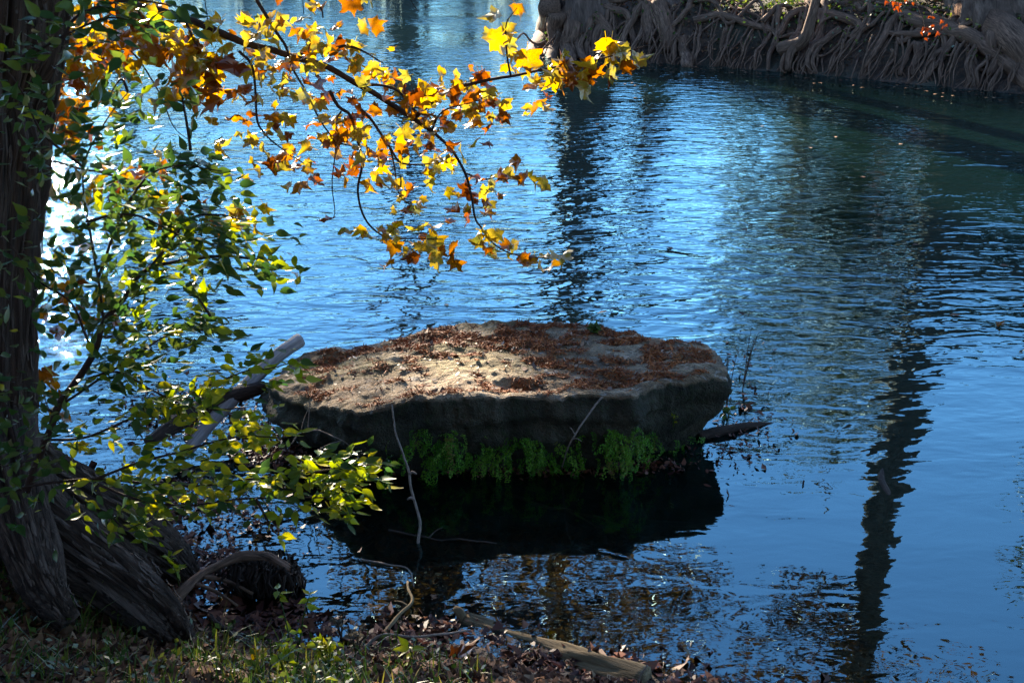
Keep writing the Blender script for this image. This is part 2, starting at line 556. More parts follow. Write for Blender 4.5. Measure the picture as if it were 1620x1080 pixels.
for i in range(RING_TOP):
    k = (i + .4) / (RING_TOP - .6)
    kk = k ** .8
    for j in range(NA):
        o = OUTL[j]
        x = RC.x + (o.x - RC.x) * kk; y = RC.y + (o.y - RC.y) * kk
        zb = .50 * (1 - kk ** 2) + o.z * kk ** 2
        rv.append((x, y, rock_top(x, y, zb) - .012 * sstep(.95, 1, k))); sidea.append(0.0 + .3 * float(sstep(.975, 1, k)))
for i in range(1, RING_SIDE + 1):
    t = i / RING_SIDE
    for j in range(NA):
        o = OUTL[j]
        z0 = o.z + topz(o.x, o.y, 0, 1) - .012
        # inward shift with depth: the slab overhangs its foot, most at the left end
        lx = (o.x - RC.x) / 1.6
        front = 1 if o.y < RC.y else .3
        under = .33 + .26 * float(sstep(.15, .8, -lx)) + .26 * float(sstep(.45, 1.0, lx))
        lip = float(sstep(.0, .10, t)) * .015
        z = z0 - t * (z0 + .75)
        d = Vector((o.x - RC.x, o.y - RC.y, 0)); L = d.length; d.normalize()
        tt = float(sstep(.12, .62, t))
        cut = under * tt * (1.0 if o.y < RC.y else .4)
        # a ledge line in the front face
        nz = .045 * noise.noise((o.x * .5, o.y * .5, z * 9.0)) + .03 * noise.noise((o.x * 1.1, o.y * 1.1, z * 22)) + .06 * noise.noise((o.x * 1.6 + 4, o.y * 1.6, z * 2.2)) + .04 * noise.noise((o.x * 5, o.y * 5, z * 6)) + .018 * noise.noise((o.x * 14, o.y * 14, z * 16))
        vd = noise.voronoi((o.x * 2.6, o.y * 2.6, z * 4.5))[0]
        nz += .07 * (min(.35, vd[1] - vd[0]) - .15) + .03 * (noise.voronoi((o.x * 8, o.y * 8, z * 11))[0][0] - .4)
        nz *= float(sstep(0, .10, t))
        q = Vector((o.x, o.y, 0)) + d * (lip - cut * min(L, .9) + nz)
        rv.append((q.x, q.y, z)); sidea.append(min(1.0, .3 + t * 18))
rf = []
nr = RING_TOP + RING_SIDE
for i in range(nr - 1):
    for j in range(NA):
        j2 = (j + 1) % NA
        rf.append((i * NA + j, (i + 1) * NA + j, (i + 1) * NA + j2, i * NA + j2))
rf.append(tuple(range(NA)))
me = bpy.data.meshes.new('boulder'); me.from_pydata(rv, [], rf)
me.polygons.foreach_set('use_smooth', [True] * len(rf))
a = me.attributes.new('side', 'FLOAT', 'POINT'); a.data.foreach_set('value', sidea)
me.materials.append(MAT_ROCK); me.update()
boulder = link('boulder', me)
tag(boulder, 'large flat topped limestone boulder strewn with rust needles, standing in the river', 'boulder')
from mathutils.bvhtree import BVHTree
ROCKT = BVHTree.FromPolygons([Vector(p) for p in rv], rf[:-1])
def rock_hit(x, y):
    h = ROCKT.ray_cast(Vector((x, y, 3)), Vector((0, 0, -1)))
    return h[0]
def rock_front(px, py):
    h = ROCKT.ray_cast(C0, ray(px, py).normalized())
    return h[0], h[1]

# needle litter on the boulder
MAT_NEEDLE = litter_mat('rust_needles', [(0, (.045, .018, .011)), (.35, (.16, .045, .015)), (.65, (.32, .095, .025)), (1, (.45, .18, .055))], .7)
pts = []; sz = []; rr_ = []
tries = 0
while len(pts) < 20000 and tries < 200000:
    tries += 1
    j = random.randrange(NA); k = math.sqrt(random.random())
    o = OUTL[j]
    x = RC.x + (o.x - RC.x) * k; y = RC.y + (o.y - RC.y) * k
    n1 = noise.noise((x * 2.2, y * 3.4, 11.0)); n2 = noise.noise((x * 7.5 + 9, y * 11.5, 3.3)); n3 = noise.noise((x * .9, y * 1.2, 5.0))
    back = float(sstep(-.3, .8, (y - RC.y)))
    w = n1 * .55 + n2 * 1.0 + n3 * .3 + back * .30
    if w < .20 + random.uniform(-.16, .16): continue
    if k > .96: continue
    h = rock_hit(x, y)
    if h is None: continue
    lift = random.random() ** 2 * .012 * min(1, max(.2, (w - .2) * 2))
    pts.append((h.x, h.y, h.z + .003 + lift)); rr_.append(min(1, max(0, random.gauss(.58, .26) - .15 * back)))
pts = np.array(pts)
Q = leaf_quads(pts, .044 * RNG.lognormal(0, .45, len(pts)), .0062 * RNG.lognormal(0, .3, len(pts)), 1.0)
lit = tag(link('needle_litter', quads_mesh('needle_litter', Q, 4, MAT_NEEDLE, rr_)), 'rust brown fallen cypress needles scattered over the boulder top', 'needles', kind='stuff')
# broken twigs and leaf scraps on the boulder
MAT_SCRAP = litter_mat('leaf_scraps', [(0, (.04, .02, .015)), (.5, (.14, .07, .04)), (.85, (.28, .16, .09)), (1, (.42, .34, .26))], .6)
pp = []
for _ in range(420):
    j = random.randrange(NA); k = math.sqrt(random.random()) * .97
    o = OUTL[j]; x = RC.x + (o.x - RC.x) * k; y = RC.y + (o.y - RC.y) * k
    h = rock_hit(x, y)
    if h: pp.append((h.x, h.y, h.z + .008))
lit2 = tag(link('leaf_scrap_litter', quads_mesh('leaf_scrap_litter', leaf_hex(np.array(pp), .032, .018, 2.4), 6, MAT_SCRAP, RNG.random(len(pp)))),
           'small brown leaf scraps dotted between the needles on the boulder', 'leaf scraps', kind='stuff')

# ------------------------------------------------------------------ materials for wood
MAT_BARK = bark_mat('shaggy_cypress_bark', (.014, .009, .0065), (.12, .080, .060), .045, 55, .03)
MAT_FIBRE = bark_mat('loose_bark_fibre', (.022, .014, .010), (.15, .104, .08), .05, 60, .004)
MAT_ROOT = bark_mat('grey_root_wood', (.024, .013, .0075), (.25, .145, .095), .18, 26, .02)
MAT_TRUNKFAR = bark_mat('pale_cypress_bark', (.040, .025, .018), (.21, .14, .105), .12, 9, .05)
MAT_DARKBARK = bark_mat('dark_twig_bark', (.018, .012, .010), (.07, .045, .035), .3, 60, .006)
MAT_DRIFT = bark_mat('bleached_driftwood', (.11, .10, .097), (.40, .375, .36), .10, 30, .012)
MAT_ROT = bark_mat('rotten_log_bark', (.014, .010, .008), (.085, .058, .044), .25, 30, .03)
MAT_WETLOG = bark_mat('tan_sunken_log', (.06, .042, .022), (.26, .185, .10), .16, 22, .02)
MAT_STICK = bark_mat('pale_stick_bark', (.10, .075, .06), (.34, .27, .22), .3, 90, .003)

# ------------------------------------------------------------------ near cypress at the left edge
cyp = thing('cypress_tree', 'shaggy barked cypress trunk with flared buttress roots at the left edge', 'tree', (-2.35, 5.05, .3))
edge = [(47, 850), (46, 760), (45, 650), (48, 500), (60, 300), (76, 100), (86, 0), (96, -140), (110, -330)]
ctr = []; rad = []
for i, (px, py) in enumerate(edge):
    e = P(px, py, 5.0)
    r = [.38, .355, .335, .32, .31, .30, .295, .29, .28][i]
    ctr.append(Vector((e.x - r * .96, 5.0 + .05, e.z))); rad.append(r)
top_c = ctr[-1]
ctr += [top_c + Vector((.15, .1, 1.6)), top_c + Vector((.35, .25, 4.0)), top_c + Vector((.5, .5, 7.5))]
rad += [.26, .20, .06]
def sweep_bark(ctrl, rads, n, seg, amp, name, parent, mat, seed=0, fine=26, flat=1.0, strips=0):
    path = smooth_path(ctrl, n)
    rr = []
    m_ = len(ctrl) - 1
    for i in range(len(path)):
        t = i / (len(path) - 1) * m_
        k = min(int(t), m_ - 1); rr.append(rads[k] + (rads[k + 1] - rads[k]) * (t - k))
    mb = MB()
    N = len(path)
    t0 = (path[1] - path[0]).normalized()
    u = t0.cross(Vector((.3, 1, .1))).normalized()
    frames = []
    arc = 0
    for i, p in enumerate(path):
        t = (path[min(i + 1, N - 1)] - path[max(i - 1, 0)]).normalized()
        u = (u - t * u.dot(t)).normalized(); frames.append((p, u.copy(), t.cross(u), rr[i], arc))
        if i < N - 1: arc += (path[i + 1] - p).length
    def fn(i, j):
        p, uu, ww, r, s = frames[i]
        a = 2 * PI * j / seg
        ca, sa = math.cos(a), math.sin(a)
        tw = a + .12 * noise.noise((s * 1.2, a, seed)) 
        c2, s2 = math.cos(tw), math.sin(tw)
        lob = noise.noise((c2 * 1.6 + seed, s2 * 1.6, s * .35))
        st = abs(noise.noise((c2 * fine / 4.5 + seed, s2 * fine / 4.5, s * 1.1))) 
        st2 = abs(noise.noise((c2 * fine / 1.9, s2 * fine / 1.9 + seed, s * 2.3)))
        flake = noise.noise((c2 * 9, s2 * 9, s * 5 + seed))
        mb.g += [ca * r + seed, sa * r, s]
        gr = max(0.0, 1 - abs(noise.noise((c2 * 2.0 + seed * 3, s2 * 2.0, s * .45))) / .11)
        d = r * (1 + .16 * lob) - min(.3 * r, .07) * gr + amp * (st * 2.2 + st2 * 1.3 + .5 * max(0, flake) - .9)
        return p + (uu * ca + ww * sa * flat) * d
    mb.grid(fn, N, seg, True)
    mb.f.append(tuple(range(seg))); mb.f.append(tuple((N - 1) * seg + k for k in range(seg))[::-1])
    o_ = mb.build(name, mat, parent)
    if strips:
        rs_ = random.Random(int(seed * 100)); sm = MB()
        for _ in range(strips):
            i0 = rs_.randrange(1, N - 3); a0 = rs_.randrange(seg); L_ = rs_.randint(3, 14); w_ = rs_.uniform(.003, .011)
            prev = None
            for q in range(L_):
                i_ = min(i0 + q, N - 1)
                p, uu, ww, r, s = frames[i_]
                sp = mb.v[i_ * seg + a0]; rad_ = (sp - p).normalized()
                tg = (frames[min(i_ + 1, N - 1)][0] - frames[max(i_ - 1, 0)][0]).normalized(); sd = tg.cross(rad_)
                k_ = q / (L_ - 1) * 2 - 1; lift = .006 + .016 * k_ ** 4 * rs_.random() + .004 * rs_.random()
                ww_ = w_ * (1 - .7 * k_ * k_)
                b_ = len(sm.v); sm.v += [sp + rad_ * lift - sd * ww_, sp + rad_ * (lift + .003), sp + rad_ * lift + sd * ww_]
                for off in (-1, 0, 1): sm.g += [rad_.x * .3 + a0 * .37 + off * ww_, rad_.y * .3, s]
                if prev is not None: sm.f += [(prev, prev + 1, b_ + 1, b_), (prev + 1, prev + 2, b_ + 2, b_ + 1)]
                prev = b_
        tag(sm.build('bark_fibre', MAT_FIBRE, parent), 'loose fibrous strips of bark', None, None, 'stuff')
    return o_
sweep_bark(ctr, rad, 40, 300, .034, 'trunk', cyp, MAT_BARK, 1.3, 30, strips=1500)
# loose strips of bark on the trunk and the buttress roots come with the sweep below
# buttress roots
B1 = [P(-30, 640, 5.1), P(30, 735, 5.15), P(110, 790, 5.2), P(190, 830, 5.25), P(255, 872, 5.3), P(300, 915, 5.32)]
sweep_bark(B1, [.14, .16, .16, .14, .11, .06], 34, 170, .030, 'root', cyp, MAT_BARK, 4.1, 20, strips=420)
B2 = [P(-20, 700, 4.85), P(30, 800, 4.75), P(110, 868, 4.7), P(190, 925, 4.66), P(250, 975, 4.62), P(290, 1020, 4.6)]
sweep_bark(B2, [.14, .145, .135, .12, .105, .06], 36, 200, .030, 'root', cyp, MAT_BARK, 8.7, 22, strips=620)
B3 = [P(10, 720, 5.0), P(70, 810, 5.0), P(140, 860, 4.98), P(200, 895, 4.97), P(245, 925, 4.95)]
sweep_bark(B3, [.12, .12, .10, .08, .04], 30, 140, .026, 'root', cyp, MAT_BARK, 2.2, 18, strips=280)

B5 = [P(-5, 660, 4.95), P(18, 760, 4.72), P(40, 850, 4.55), P(70, 930, 4.42), P(110, 985, 4.34)]
sweep_bark(B5, [.15, .15, .12, .085, .03], 28, 120, .024, 'root', cyp, MAT_BARK, 5.4, 18, strips=260)
# ------------------------------------------------------------------ foliage crowns
MAT_FAR_GREEN = leaf_mat('far_foliage_olive', [(0, (.030, .045, .012)), (.5, (.065, .075, .02)), (1, (.12, .085, .025))], .35, .5, 'attr', veins=1)
MAT_FAR_RUST = leaf_mat('far_foliage_rust', [(0, (.05, .035, .014)), (.5, (.13, .055, .02)), (1, (.20, .09, .03))], .35, .5, 'attr', veins=1)
MAT_NEAR_RUST = leaf_mat('cypress_foliage_rust', [(0, (.045, .03, .014)), (.5, (.11, .05, .02)), (1, (.17, .08, .03))], .4, .5, 'attr', veins=1)

LIT_TARGETS = []        # (point, radius): sunlight reaches these places through gaps in the crowns
def sun_gap(Pts):
    keep = np.ones(len(Pts), bool)
    S = np.array(SUN)
    for c, r in LIT_TARGETS:
        d = Pts - np.array(c)
        along = d @ S
        perp = np.linalg.norm(d - along[:, None] * S, axis=1)
        keep &= ~((along > 0) & (perp < r))
    return keep

def blob_points(blobs, n, rng):
    """points in a set of ellipsoid blobs (centre, radii), denser toward the rim, broken into clumps"""
    vol = np.array([b[1][0] * b[1][1] * b[1][2] for b in blobs]) ** .8
    cnt = rng.multinomial(n, vol / vol.sum())
    out = []
    for (c, r), k in zip(blobs, cnt):
        nc = max(3, int(k / 55))
        d = rng.normal(size=(nc, 3)); d /= np.linalg.norm(d, axis=1)[:, None]
        cc = np.array(c) + d * (rng.uniform(.35, 1.0, nc) ** .6)[:, None] * np.array(r)
        which = rng.integers(0, nc, k)
        s = np.array(r).mean() * .24
        out.append(cc[which] + rng.normal(size=(k, 3)) * np.array([s, s, s * .6]))
    return np.concatenate(out)

def far_tree(label, base, h, r0, lean, crown_blobs, nleaf, leaf, mat, barkm=MAT_TRUNKFAR, group=None, limbs=7, seed=1, flare=1.9, name='cypress_tree', cat='tree', crown_from=.5, trunk_seg=40, bend=0.0):
    rng = np.random.default_rng(seed); rnd = random.Random(seed)
    t = thing(name, label, cat, base, group)
    base = Vector(base)
    pts = []; rs = []
    for i in range(9):
        k = i / 8
        pts.append(base + Vector((lean[0] * k + bend * (1 - math.exp(-k * 12)) + .12 * math.sin(k * 5 + seed), lean[1] * k, h * k ** 1.25 - .3 * (i == 0))))
        rs.append(r0 * ((1 - k) ** .8 * .9 + .06) * (1 + (flare - 1) * max(0, 1 - k * 9) ** 1.5))
    path = smooth_path(pts, 6); m_ = len(pts) - 1
    rr = [np.interp(i / (len(path) - 1) * m_, range(m_ + 1), rs) for i in range(len(path))]
    MB().tube(path, rr, trunk_seg, rough=.10, freq=.9, ridge=.30, ridges=9, seed=seed).build('trunk', barkm, t)
    for b in range(limbs):
        bc, br = crown_blobs[b % len(crown_blobs)]
        q = Vector(bc) + Vector(tuple(rnd.uniform(-.7, .7) * x for x in br))
        k = rnd.uniform(crown_from * .8, .9); i0 = int(k ** .8 * (len(path) - 1)); p0 = path[i0]
        if q.z < p0.z - 1.0: 
            i0 = int((max(.05, (q.z - base.z) / h)) ** .8 * (len(path) - 1) * .95); p0 = path[min(i0, len(path) - 1)]
        mid = p0.lerp(q, .5) + Vector((rnd.uniform(-.4, .4), rnd.uniform(-.4, .4), rnd.uniform(.1, .8)))
        lp_ = smooth_path([p0, mid, q], 7)
        MB().tube(lp_, [max(.02, rr[i0] * .4 * (1 - .85 * i / (len(lp_) - 1))) for i in range(len(lp_))], 8, .1, 2).build('limb', barkm, t)
    Pn = blob_points(crown_blobs, nleaf, rng)
    Pn = Pn[sun_gap(Pn)]
    Pn = Pn[Pn[:, 2] > .05]
    Q = leaf_quads(Pn, leaf, leaf * .5, .4, rng)
    c = link('crown', quads_mesh('crown', Q, 4, mat, rng.random(len(Pn))), t)
    return t

# light gaps: boulder centre, low shrub leaves, orange leaves
for px, py, z, r in ((748, 576, .52, .36), (712, 586, .52, .30), (778, 569, .52, .26), (660, 592, .50, .15), (600, 600, .50, .17), (540, 598, .48, .14), (500, 612, .45, .16)):
    LIT_TARGETS.append((PZ(px, py, z), r))

# ------------------------------------------------------------------ far bank: cypresses, root tangle
WL = [Vector((p.x, p.y, 0)) for p in FARL]
WL = WL + [Vector((13, 20.0, 0))]
wseg = [(b - a).length for a, b in zip(WL[:-1], WL[1:])]
WT = sum(wseg)
def bank_pt(s, d, z=None):
    s0 = s
    for a, b, L in zip(WL[:-1], WL[1:], wseg):
        if s0 <= L or b is WL[-1]:
            t = (b - a) / L
            p = a + t * s0
            nrm_ = Vector((-t.y, t.x, 0))
            q = p + nrm_ * d
            q.z = gh(q.x, q.y) if z is None else z
            return q
        s0 -= L
def s_of_px(px):
    best = None
    for k in range(400):
        s = WT * k / 399; p = bank_pt(s, 0, 0)
        d = p - C0
        x = 810 + FPX * d.x / d.dot(FWD)
        if best is None or abs(x - px) < best[0]: best = (abs(x - px), s)
    return best[1]

def pos_sun(p, t, z):
    return (-.3746 * t + .927 * p, .927 * t + .3746 * p, z)

sA, sB, sC = s_of_px(898), s_of_px(1035), s_of_px(1520)
bA, bB, bC = bank_pt(sA, 1.15), bank_pt(sB, 1.5), bank_pt(sC, 1.7)
for b in (bA, bB, bC): b.z -= .35
FTA = far_tree('broad fluted cypress base with knotted roots at the corner of the far bank', bA, 21, .60, (-.9, 1.0),
         [((1.2, 27, 14), (2.2, 2, 2.0)), ((3.0, 28, 16.5), (2.4, 2, 2)), ((1.5, 29, 19), (3, 3, 2.5)), ((4.2, 27, 13.2), (1.4, 1.4, 1.2))], 7000, .26, MAT_FAR_RUST, seed=3, flare=1.55, limbs=9)
FTB = far_tree('slim cypress trunk beside the broad fluted one on the far bank', bB, 12, .34, (-2.6, 3.0),
         [((.6, 31, 10), (1.3, 1.6, 1.6)), ((.2, 31, 11.8), (1.3, 1.3, 1.3))], 3000, .24, MAT_FAR_GREEN, seed=5, flare=2.0, limbs=5)
FTC = far_tree('massive leaning cypress trunk at the right end of the far bank', bC, 27, .50, (-.55, 1.0),
         [((7.0, 24.5, 13.4), (2.0, 1.5, 1.0)), ((5.0, 24, 14.8), (2.2, 1.6, 1.2)), ((7.5, 25, 17), (3.5, 3, 2)), ((10, 26, 19), (4, 4, 3)), ((9.5, 25.5, 24), (4, 4, 3))], 15000, .26, MAT_FAR_RUST, seed=8, flare=2.2, limbs=10, crown_from=.45, bend=-.72)
bD = bank_pt(s_of_px(1620), 2.0); bD.z -= .3
far_tree('thick cypress trunk leaning out of the picture at the right corner of the far bank', bD, 13, .52, (4.5, 2.0), [((15, 26, 10), (2, 2, 1.6)), ((14.5, 26, 12), (2, 2, 1.5))], 3000, .26, MAT_FAR_GREEN, seed=9, flare=2.0, limbs=5)
# trees further inland, seen as reflections in the water
def inland(px, Y, h, r, blobs, n, mat, seed, label, lean=(0, 0)):
    x = (px - 810) / FPX * Y * 1.04
    z = gh(x, Y)
    return far_tree(label, (x, Y, z - .2), h, r, lean, [((x + b[0], Y + b[1], b[2]), b[3]) for b in blobs], n, .30, mat, seed=seed, limbs=6, flare=1.5, trunk_seg=16, group='inland trees mirrored in the river')
inland(1245, 33, 11, .22, [(0, 0, 6, (1.6, 1.6, 2.2)), (-.4, 0, 9.5, (1.5, 1.5, 2.2)), (.8, 0, 3.6, (1.5, 1.5, 1.5))], 4200, MAT_FAR_GREEN, 21, 'olive leaved tree mirrored right of the bright sky streak')
inland(1345, 35, 13.5, .26, [(0, 0, 7, (1.9, 1.8, 2.6)), (.3, 0, 11.5, (1.8, 1.6, 2.4)), (0, -1, 4, (1.8, 1.6, 1.8))], 5200, MAT_FAR_GREEN, 22, 'taller olive tree mirrored left of the long dark trunk reflection')
inland(1490, 33, 8.5, .2, [(0, 0, 5, (1.5, 1.6, 1.8)), (-.6, 0, 7.2, (1.2, 1.2, 1.2))], 3000, MAT_FAR_RUST, 23, 'low russet tree mirrored just right of the dark trunk reflection')
inland(1720, 30, 8, .2, [(0, 0, 4, (2.4, 2, 2.4)), (1.5, 0, 6.5, (2.4, 2, 2))], 3600, MAT_FAR_GREEN, 24, 'bushy green tree standing beyond the right edge of the far bank')
inland(645, 62, 28, .95, [(0, 0, 25, (3, 3, 2.5)), (-2, 1, 27, (2.5, 2.5, 2))], 3000, MAT_FAR_RUST, 25, 'tall bare trunked tree mirrored as a narrow dark band behind the boulder')
inland(745, 67, 11, .3, [(0, 0, 5, (3.4, 2, 3.2)), (2.4, 0, 4, (2.4, 2, 2.6))], 3400, MAT_FAR_GREEN, 26, 'dark green tree where the river bends away upstream')
inland(590, 68, 8, .3, [(0, 0, 3.4, (3.4, 2, 2.6)), (-3, 0, 2.8, (2.6, 2, 2.2))], 3000, MAT_FAR_GREEN, 27, 'low green tree on the distant upstream bank')
inland(420, 72, 9, .3, [(0, 0, 3.6, (3.6, 2, 3.0)), (-4, 0, 3.0, (3, 2, 2.2))], 3000, MAT_FAR_GREEN, 28, 'rounded green tree on the distant bank far to the left')
for k in range(13):
    px_ = 20 + k * 66; hh_ = 12 + 6 * abs(math.sin(k * 2.1)); Yk = 76 + 4 * math.sin(k * 1.7)
    inland(px_, Yk, hh_, .22, [(0, 0, hh_ * .35, (2.4, 2, 3.0)), (.6, 0, hh_ * .75, (1.8, 1.8, 3.0))], 2400, MAT_FAR_GREEN if k % 3 else MAT_FAR_RUST, 60 + k, ('thin crowned tree on the distant upstream bank, ' + ['leftmost', 'second', 'third', 'fourth', 'fifth', 'sixth', 'seventh', 'eighth', 'ninth', 'tenth', 'eleventh', 'twelfth', 'rightmost'][k] + ' in the row from the left'))
# unseen tree added across the river, its crown shaped to block the sun
shade_blobs = [(pos_sun(3.0, 67, 19.07), (1.7, 1.6, 1.6)), (pos_sun(5.6, 67, 19.07), (2.0, 1.6, 1.8)), (pos_sun(2.6, 67, 21.37), (1.4, 1.5, .9)), (pos_sun(5.0, 67, 21.47), (1.9, 1.6, 1.0)),
               (pos_sun(7.6, 67, 20.47), (2.0, 1.6, 1.7)), (pos_sun(8, 67, 17.47), (2.0, 1.6, 1.7)), (pos_sun(4.5, 67, 16.47), (2.4, 1.6, 1.3)),
               (pos_sun(-.6, 67, 21.47), (1.6, 1.6, .75)), (pos_sun(.0, 67, 20.2), (1.9, 1.6, .7)), (pos_sun(.2, 67, 16.2), (1.8, 1.6, .6))]
bs = pos_sun(5, 68, 0)
far_tree('unseen tall cypress added across the river to shade the boulder', (bs[0], bs[1], gh(bs[0], bs[1]) - .2), 24, .45, (0, 0), shade_blobs, 23000, .34, MAT_FAR_RUST, seed=31, limbs=9, flare=1.8, trunk_seg=16, crown_from=.6)

for k, px_ in enumerate((1130, 1215, 1300, 1385, 1470, 1555, 1650)):  # out-of-view bushes added to keep the sun off the far roots
    q = bank_pt(min(s_of_px(px_), WT - .3), 3.6 + .5 * (k % 2))
    far_tree('unseen bush added to shade the far root tangle, ' + ['leftmost', 'second', 'third', 'middle', 'fifth', 'sixth', 'rightmost'][k] + ' of seven from the left', (q.x, q.y, q.z - .1), 4.2, .05, (0, 0),
             [((q.x, q.y, q.z + 1.6), (1.1, .9, .8)), ((q.x + .3, q.y, q.z + 3.0), (1.1, .9, 1.0))], 2800, .19, MAT_FAR_GREEN, MAT_DARKBARK, 'bushes added to shade the far root tangle', 4, 90 + k, 1.3, 'bush', 'bush', .25, 8)
roots_of = {FTA: 0, FTB: 0, FTC: 0}
def owner(s):
    return FTA if s < (sA + sB) / 2 + .3 else (FTB if s < (sB + sC) / 2 - .6 else FTC)
rnd = random.Random(5)
def root(pts, r0, r1, own, seg=8, rough=.22, n=5):
    path = smooth_path(pts, n)
    path = [p + Vector((noise.noise(p * 3.1), noise.noise(p * 3.1 + Vector((7, 0, 0))), .6 * noise.noise(p * 3.1 + Vector((0, 9, 0))))) * .07 for p in path]
    N = len(path)
    rr = [r0 + (r1 - r0) * (i / (N - 1)) for i in range(N)]
    MB().tube(path, rr, seg, rough, 4.0).build('root', MAT_ROOT, own)
S0, S1 = s_of_px(850), WT - .6
# hanging roots from the crest to the water
for k in range(110):
    s = S0 + (S1 - S0) * (k + rnd.uniform(-1.5, 1.5)) / 110
    run = rnd.gauss(.15, .6)
    d0 = rnd.uniform(.7, 1.9); dm = rnd.uniform(.25, .6)
    r0 = rnd.choice([.02, .026, .032, .04, .05, .065, .09]) 
    a = bank_pt(s, d0); a.z += rnd.uniform(-.03, .06)
    b = bank_pt(s + run * .5, (d0 + dm) / 2); b.z += rnd.uniform(.03, .16)
    c = bank_pt(s + run * .8, dm); c.z = max(.35, c.z) + rnd.uniform(.0, .18)
    zc = c.z
    e = bank_pt(s + run * .9 + rnd.uniform(-.1, .1), rnd.uniform(.02, .16), zc * .45)
    f = bank_pt(s + run + rnd.uniform(-.22, .22), rnd.uniform(-.16, .02), -.15)
    r1_ = r0 * rnd.uniform(.35, .6)
    root([a, b, c, e, f], r0, r1_, owner(s))
    for _ in range(rnd.choice([0, 1, 2, 2])):
        root([c.lerp(e, rnd.uniform(.1, .9)), e.lerp(f, .5) + Vector((rnd.uniform(-.12, .12), -.06, .04)), f + Vector((rnd.uniform(-.3, .3), -.05, 0))], r1_ * .8, .008, owner(s), 5, .15, 4)
# lateral roots that cross the others
for k in range(24):
    s = S0 + .2 + (S1 - S0 - 1.8) * (k + rnd.uniform(0, 1)) / 24
    L = rnd.uniform(.7, 2.4); d0 = rnd.uniform(.15, 1.7); r0 = rnd.uniform(.025, .065)
    pts = []
    for q in range(5):
        dd = max(.08, d0 + (rnd.uniform(-.25, .25)) - q * .08)
        p = bank_pt(s + L * q / 4, dd); p.z = max(p.z, .12) + rnd.uniform(.04, .2) + r0
        pts.append(p)
    if rnd.random() < .5: pts = pts[::-1]
    root(pts, r0, r0 * .5, owner(s))
# thin dangling rootlets at the water line
for k in range(110):
    s = S0 + (S1 - S0) * rnd.random()
    z0 = rnd.uniform(.3, .8)
    a = bank_pt(s, rnd.uniform(.1, .4), z0); b = bank_pt(s + rnd.uniform(-.15, .15), rnd.uniform(.0, .12), z0 * .5); c = bank_pt(s + rnd.uniform(-.3, .3), rnd.uniform(-.2, 0), -.1)
    root([a, b, c], rnd.uniform(.014, .028), .009, owner(s), 5, .1, 4)
# the big flutes of the corner tree and the long horizontal roots on the right
for (pp_, r0, r1, own) in (
    ([(930, 10), (950, 35), (945, 60), (938, 88), (935, 102)], .16, .10, FTA), ([(955, 12), (990, 22), (998, 50), (1010, 85)], .10, .07, FTA),
    ([(870, 10), (862, 50), (850, 75), (838, 92)], .26, .16, FTA), ([(905, 20), (906, 50), (900, 80), (902, 100)], .30, .12, FTA), ([(880, 20), (882, 55), (876, 80), (870, 98)], .22, .10, FTA),
    ([(925, 15), (935, 40), (915, 70), (925, 98)], .17, .07, FTA), ([(945, 30), (965, 55), (985, 72), (1000, 92)], .15, .06, FTA),
    ([(1040, 10), (1052, 40), (1058, 62), (1052, 80)], .22, .12, FTB), ([(1025, 10), (1030, 45), (1022, 70)], .18, .08, FTB), ([(1050, 45), (1075, 62), (1090, 85), (1092, 103)], .09, .06, FTB),
    ([(1080, 60), (1083, 80), (1085, 108)], .11, .12, FTB),
    ([(1230, -10), (1310, 5), (1390, 14), (1440, 30), (1500, 45), (1550, 70), (1590, 100), (1622, 128), (1650, 155)], .12, .17, FTC),
    ([(1440, 22), (1480, 26), (1515, 45), (1530, 80), (1545, 118)], .07, .05, FTC), ([(1560, 30), (1600, 60), (1640, 110), (1660, 140)], .36, .20, FTC), ([(1585, 20), (1570, 55), (1572, 90), (1566, 120)], .16, .10, FTC),
    ([(1540, 20), (1500, 40), (1450, 55), (1405, 52)], .10, .05, FTC), ([(1455, 70), (1448, 95), (1440, 122)], .10, .07, FTC), ([(1450, 68), (1432, 90), (1426, 120)], .06, .04, FTC), ([(1280, 70), (1283, 90), (1284, 112)], .10, .08, FTC),
    ([(1100, 35), (1140, 25), (1190, 40), (1230, 52)], .09, .06, FTB), ([(1290, 20), (1330, 28), (1360, 40), (1345, 60)], .10, .07, FTC)):
    pts = []
    for i, (px, py) in enumerate(pp_):
        # lay it on the bank face
        d = ray(px, py); best = None
        for t in np.linspace(20, 34, 200):
            q = C0 + d * t
            pass
        lo = None
        T = np.linspace(18, 36, 260); qx = C0.x + d.x * T; qy = C0.y + d.y * T; qz = C0.z + d.z * T
        hgt = ground_h(qx, qy, False)[0]
        hit = np.where(qz < np.maximum(hgt, -.1))[0]
        t = T[hit[0]] if len(hit) else 27.0
        q = C0 + d * (t - .10)
        pts.append(q)
    root(pts, r0, r1, own, 14, .15, 7)
# broken snag leaning out of the roots
sn = thing('snag', 'broken grey snag jutting up out of the far root tangle', 'snag', PZ(1275, 80, .4))
pts = [P(1235, 78, 25.0), P(1262, 70, 24.8), P(1276, 55, 24.7), P(1284, 28, 24.7), P(1292, -4, 24.7), P(1296, -20, 24.7)]
MB().tube(smooth_path(pts, 5), list(np.linspace(.15, .07, 26)), 12, .18, 3).build('stem', MAT_ROOT, sn)
MB().tube(smooth_path([P(1262, 68, 24.8), P(1250, 85, 24.75), P(1246, 112, 24.7)], 5), list(np.linspace(.10, .06, 11)), 10, .18, 3).build('root', MAT_ROOT, sn)

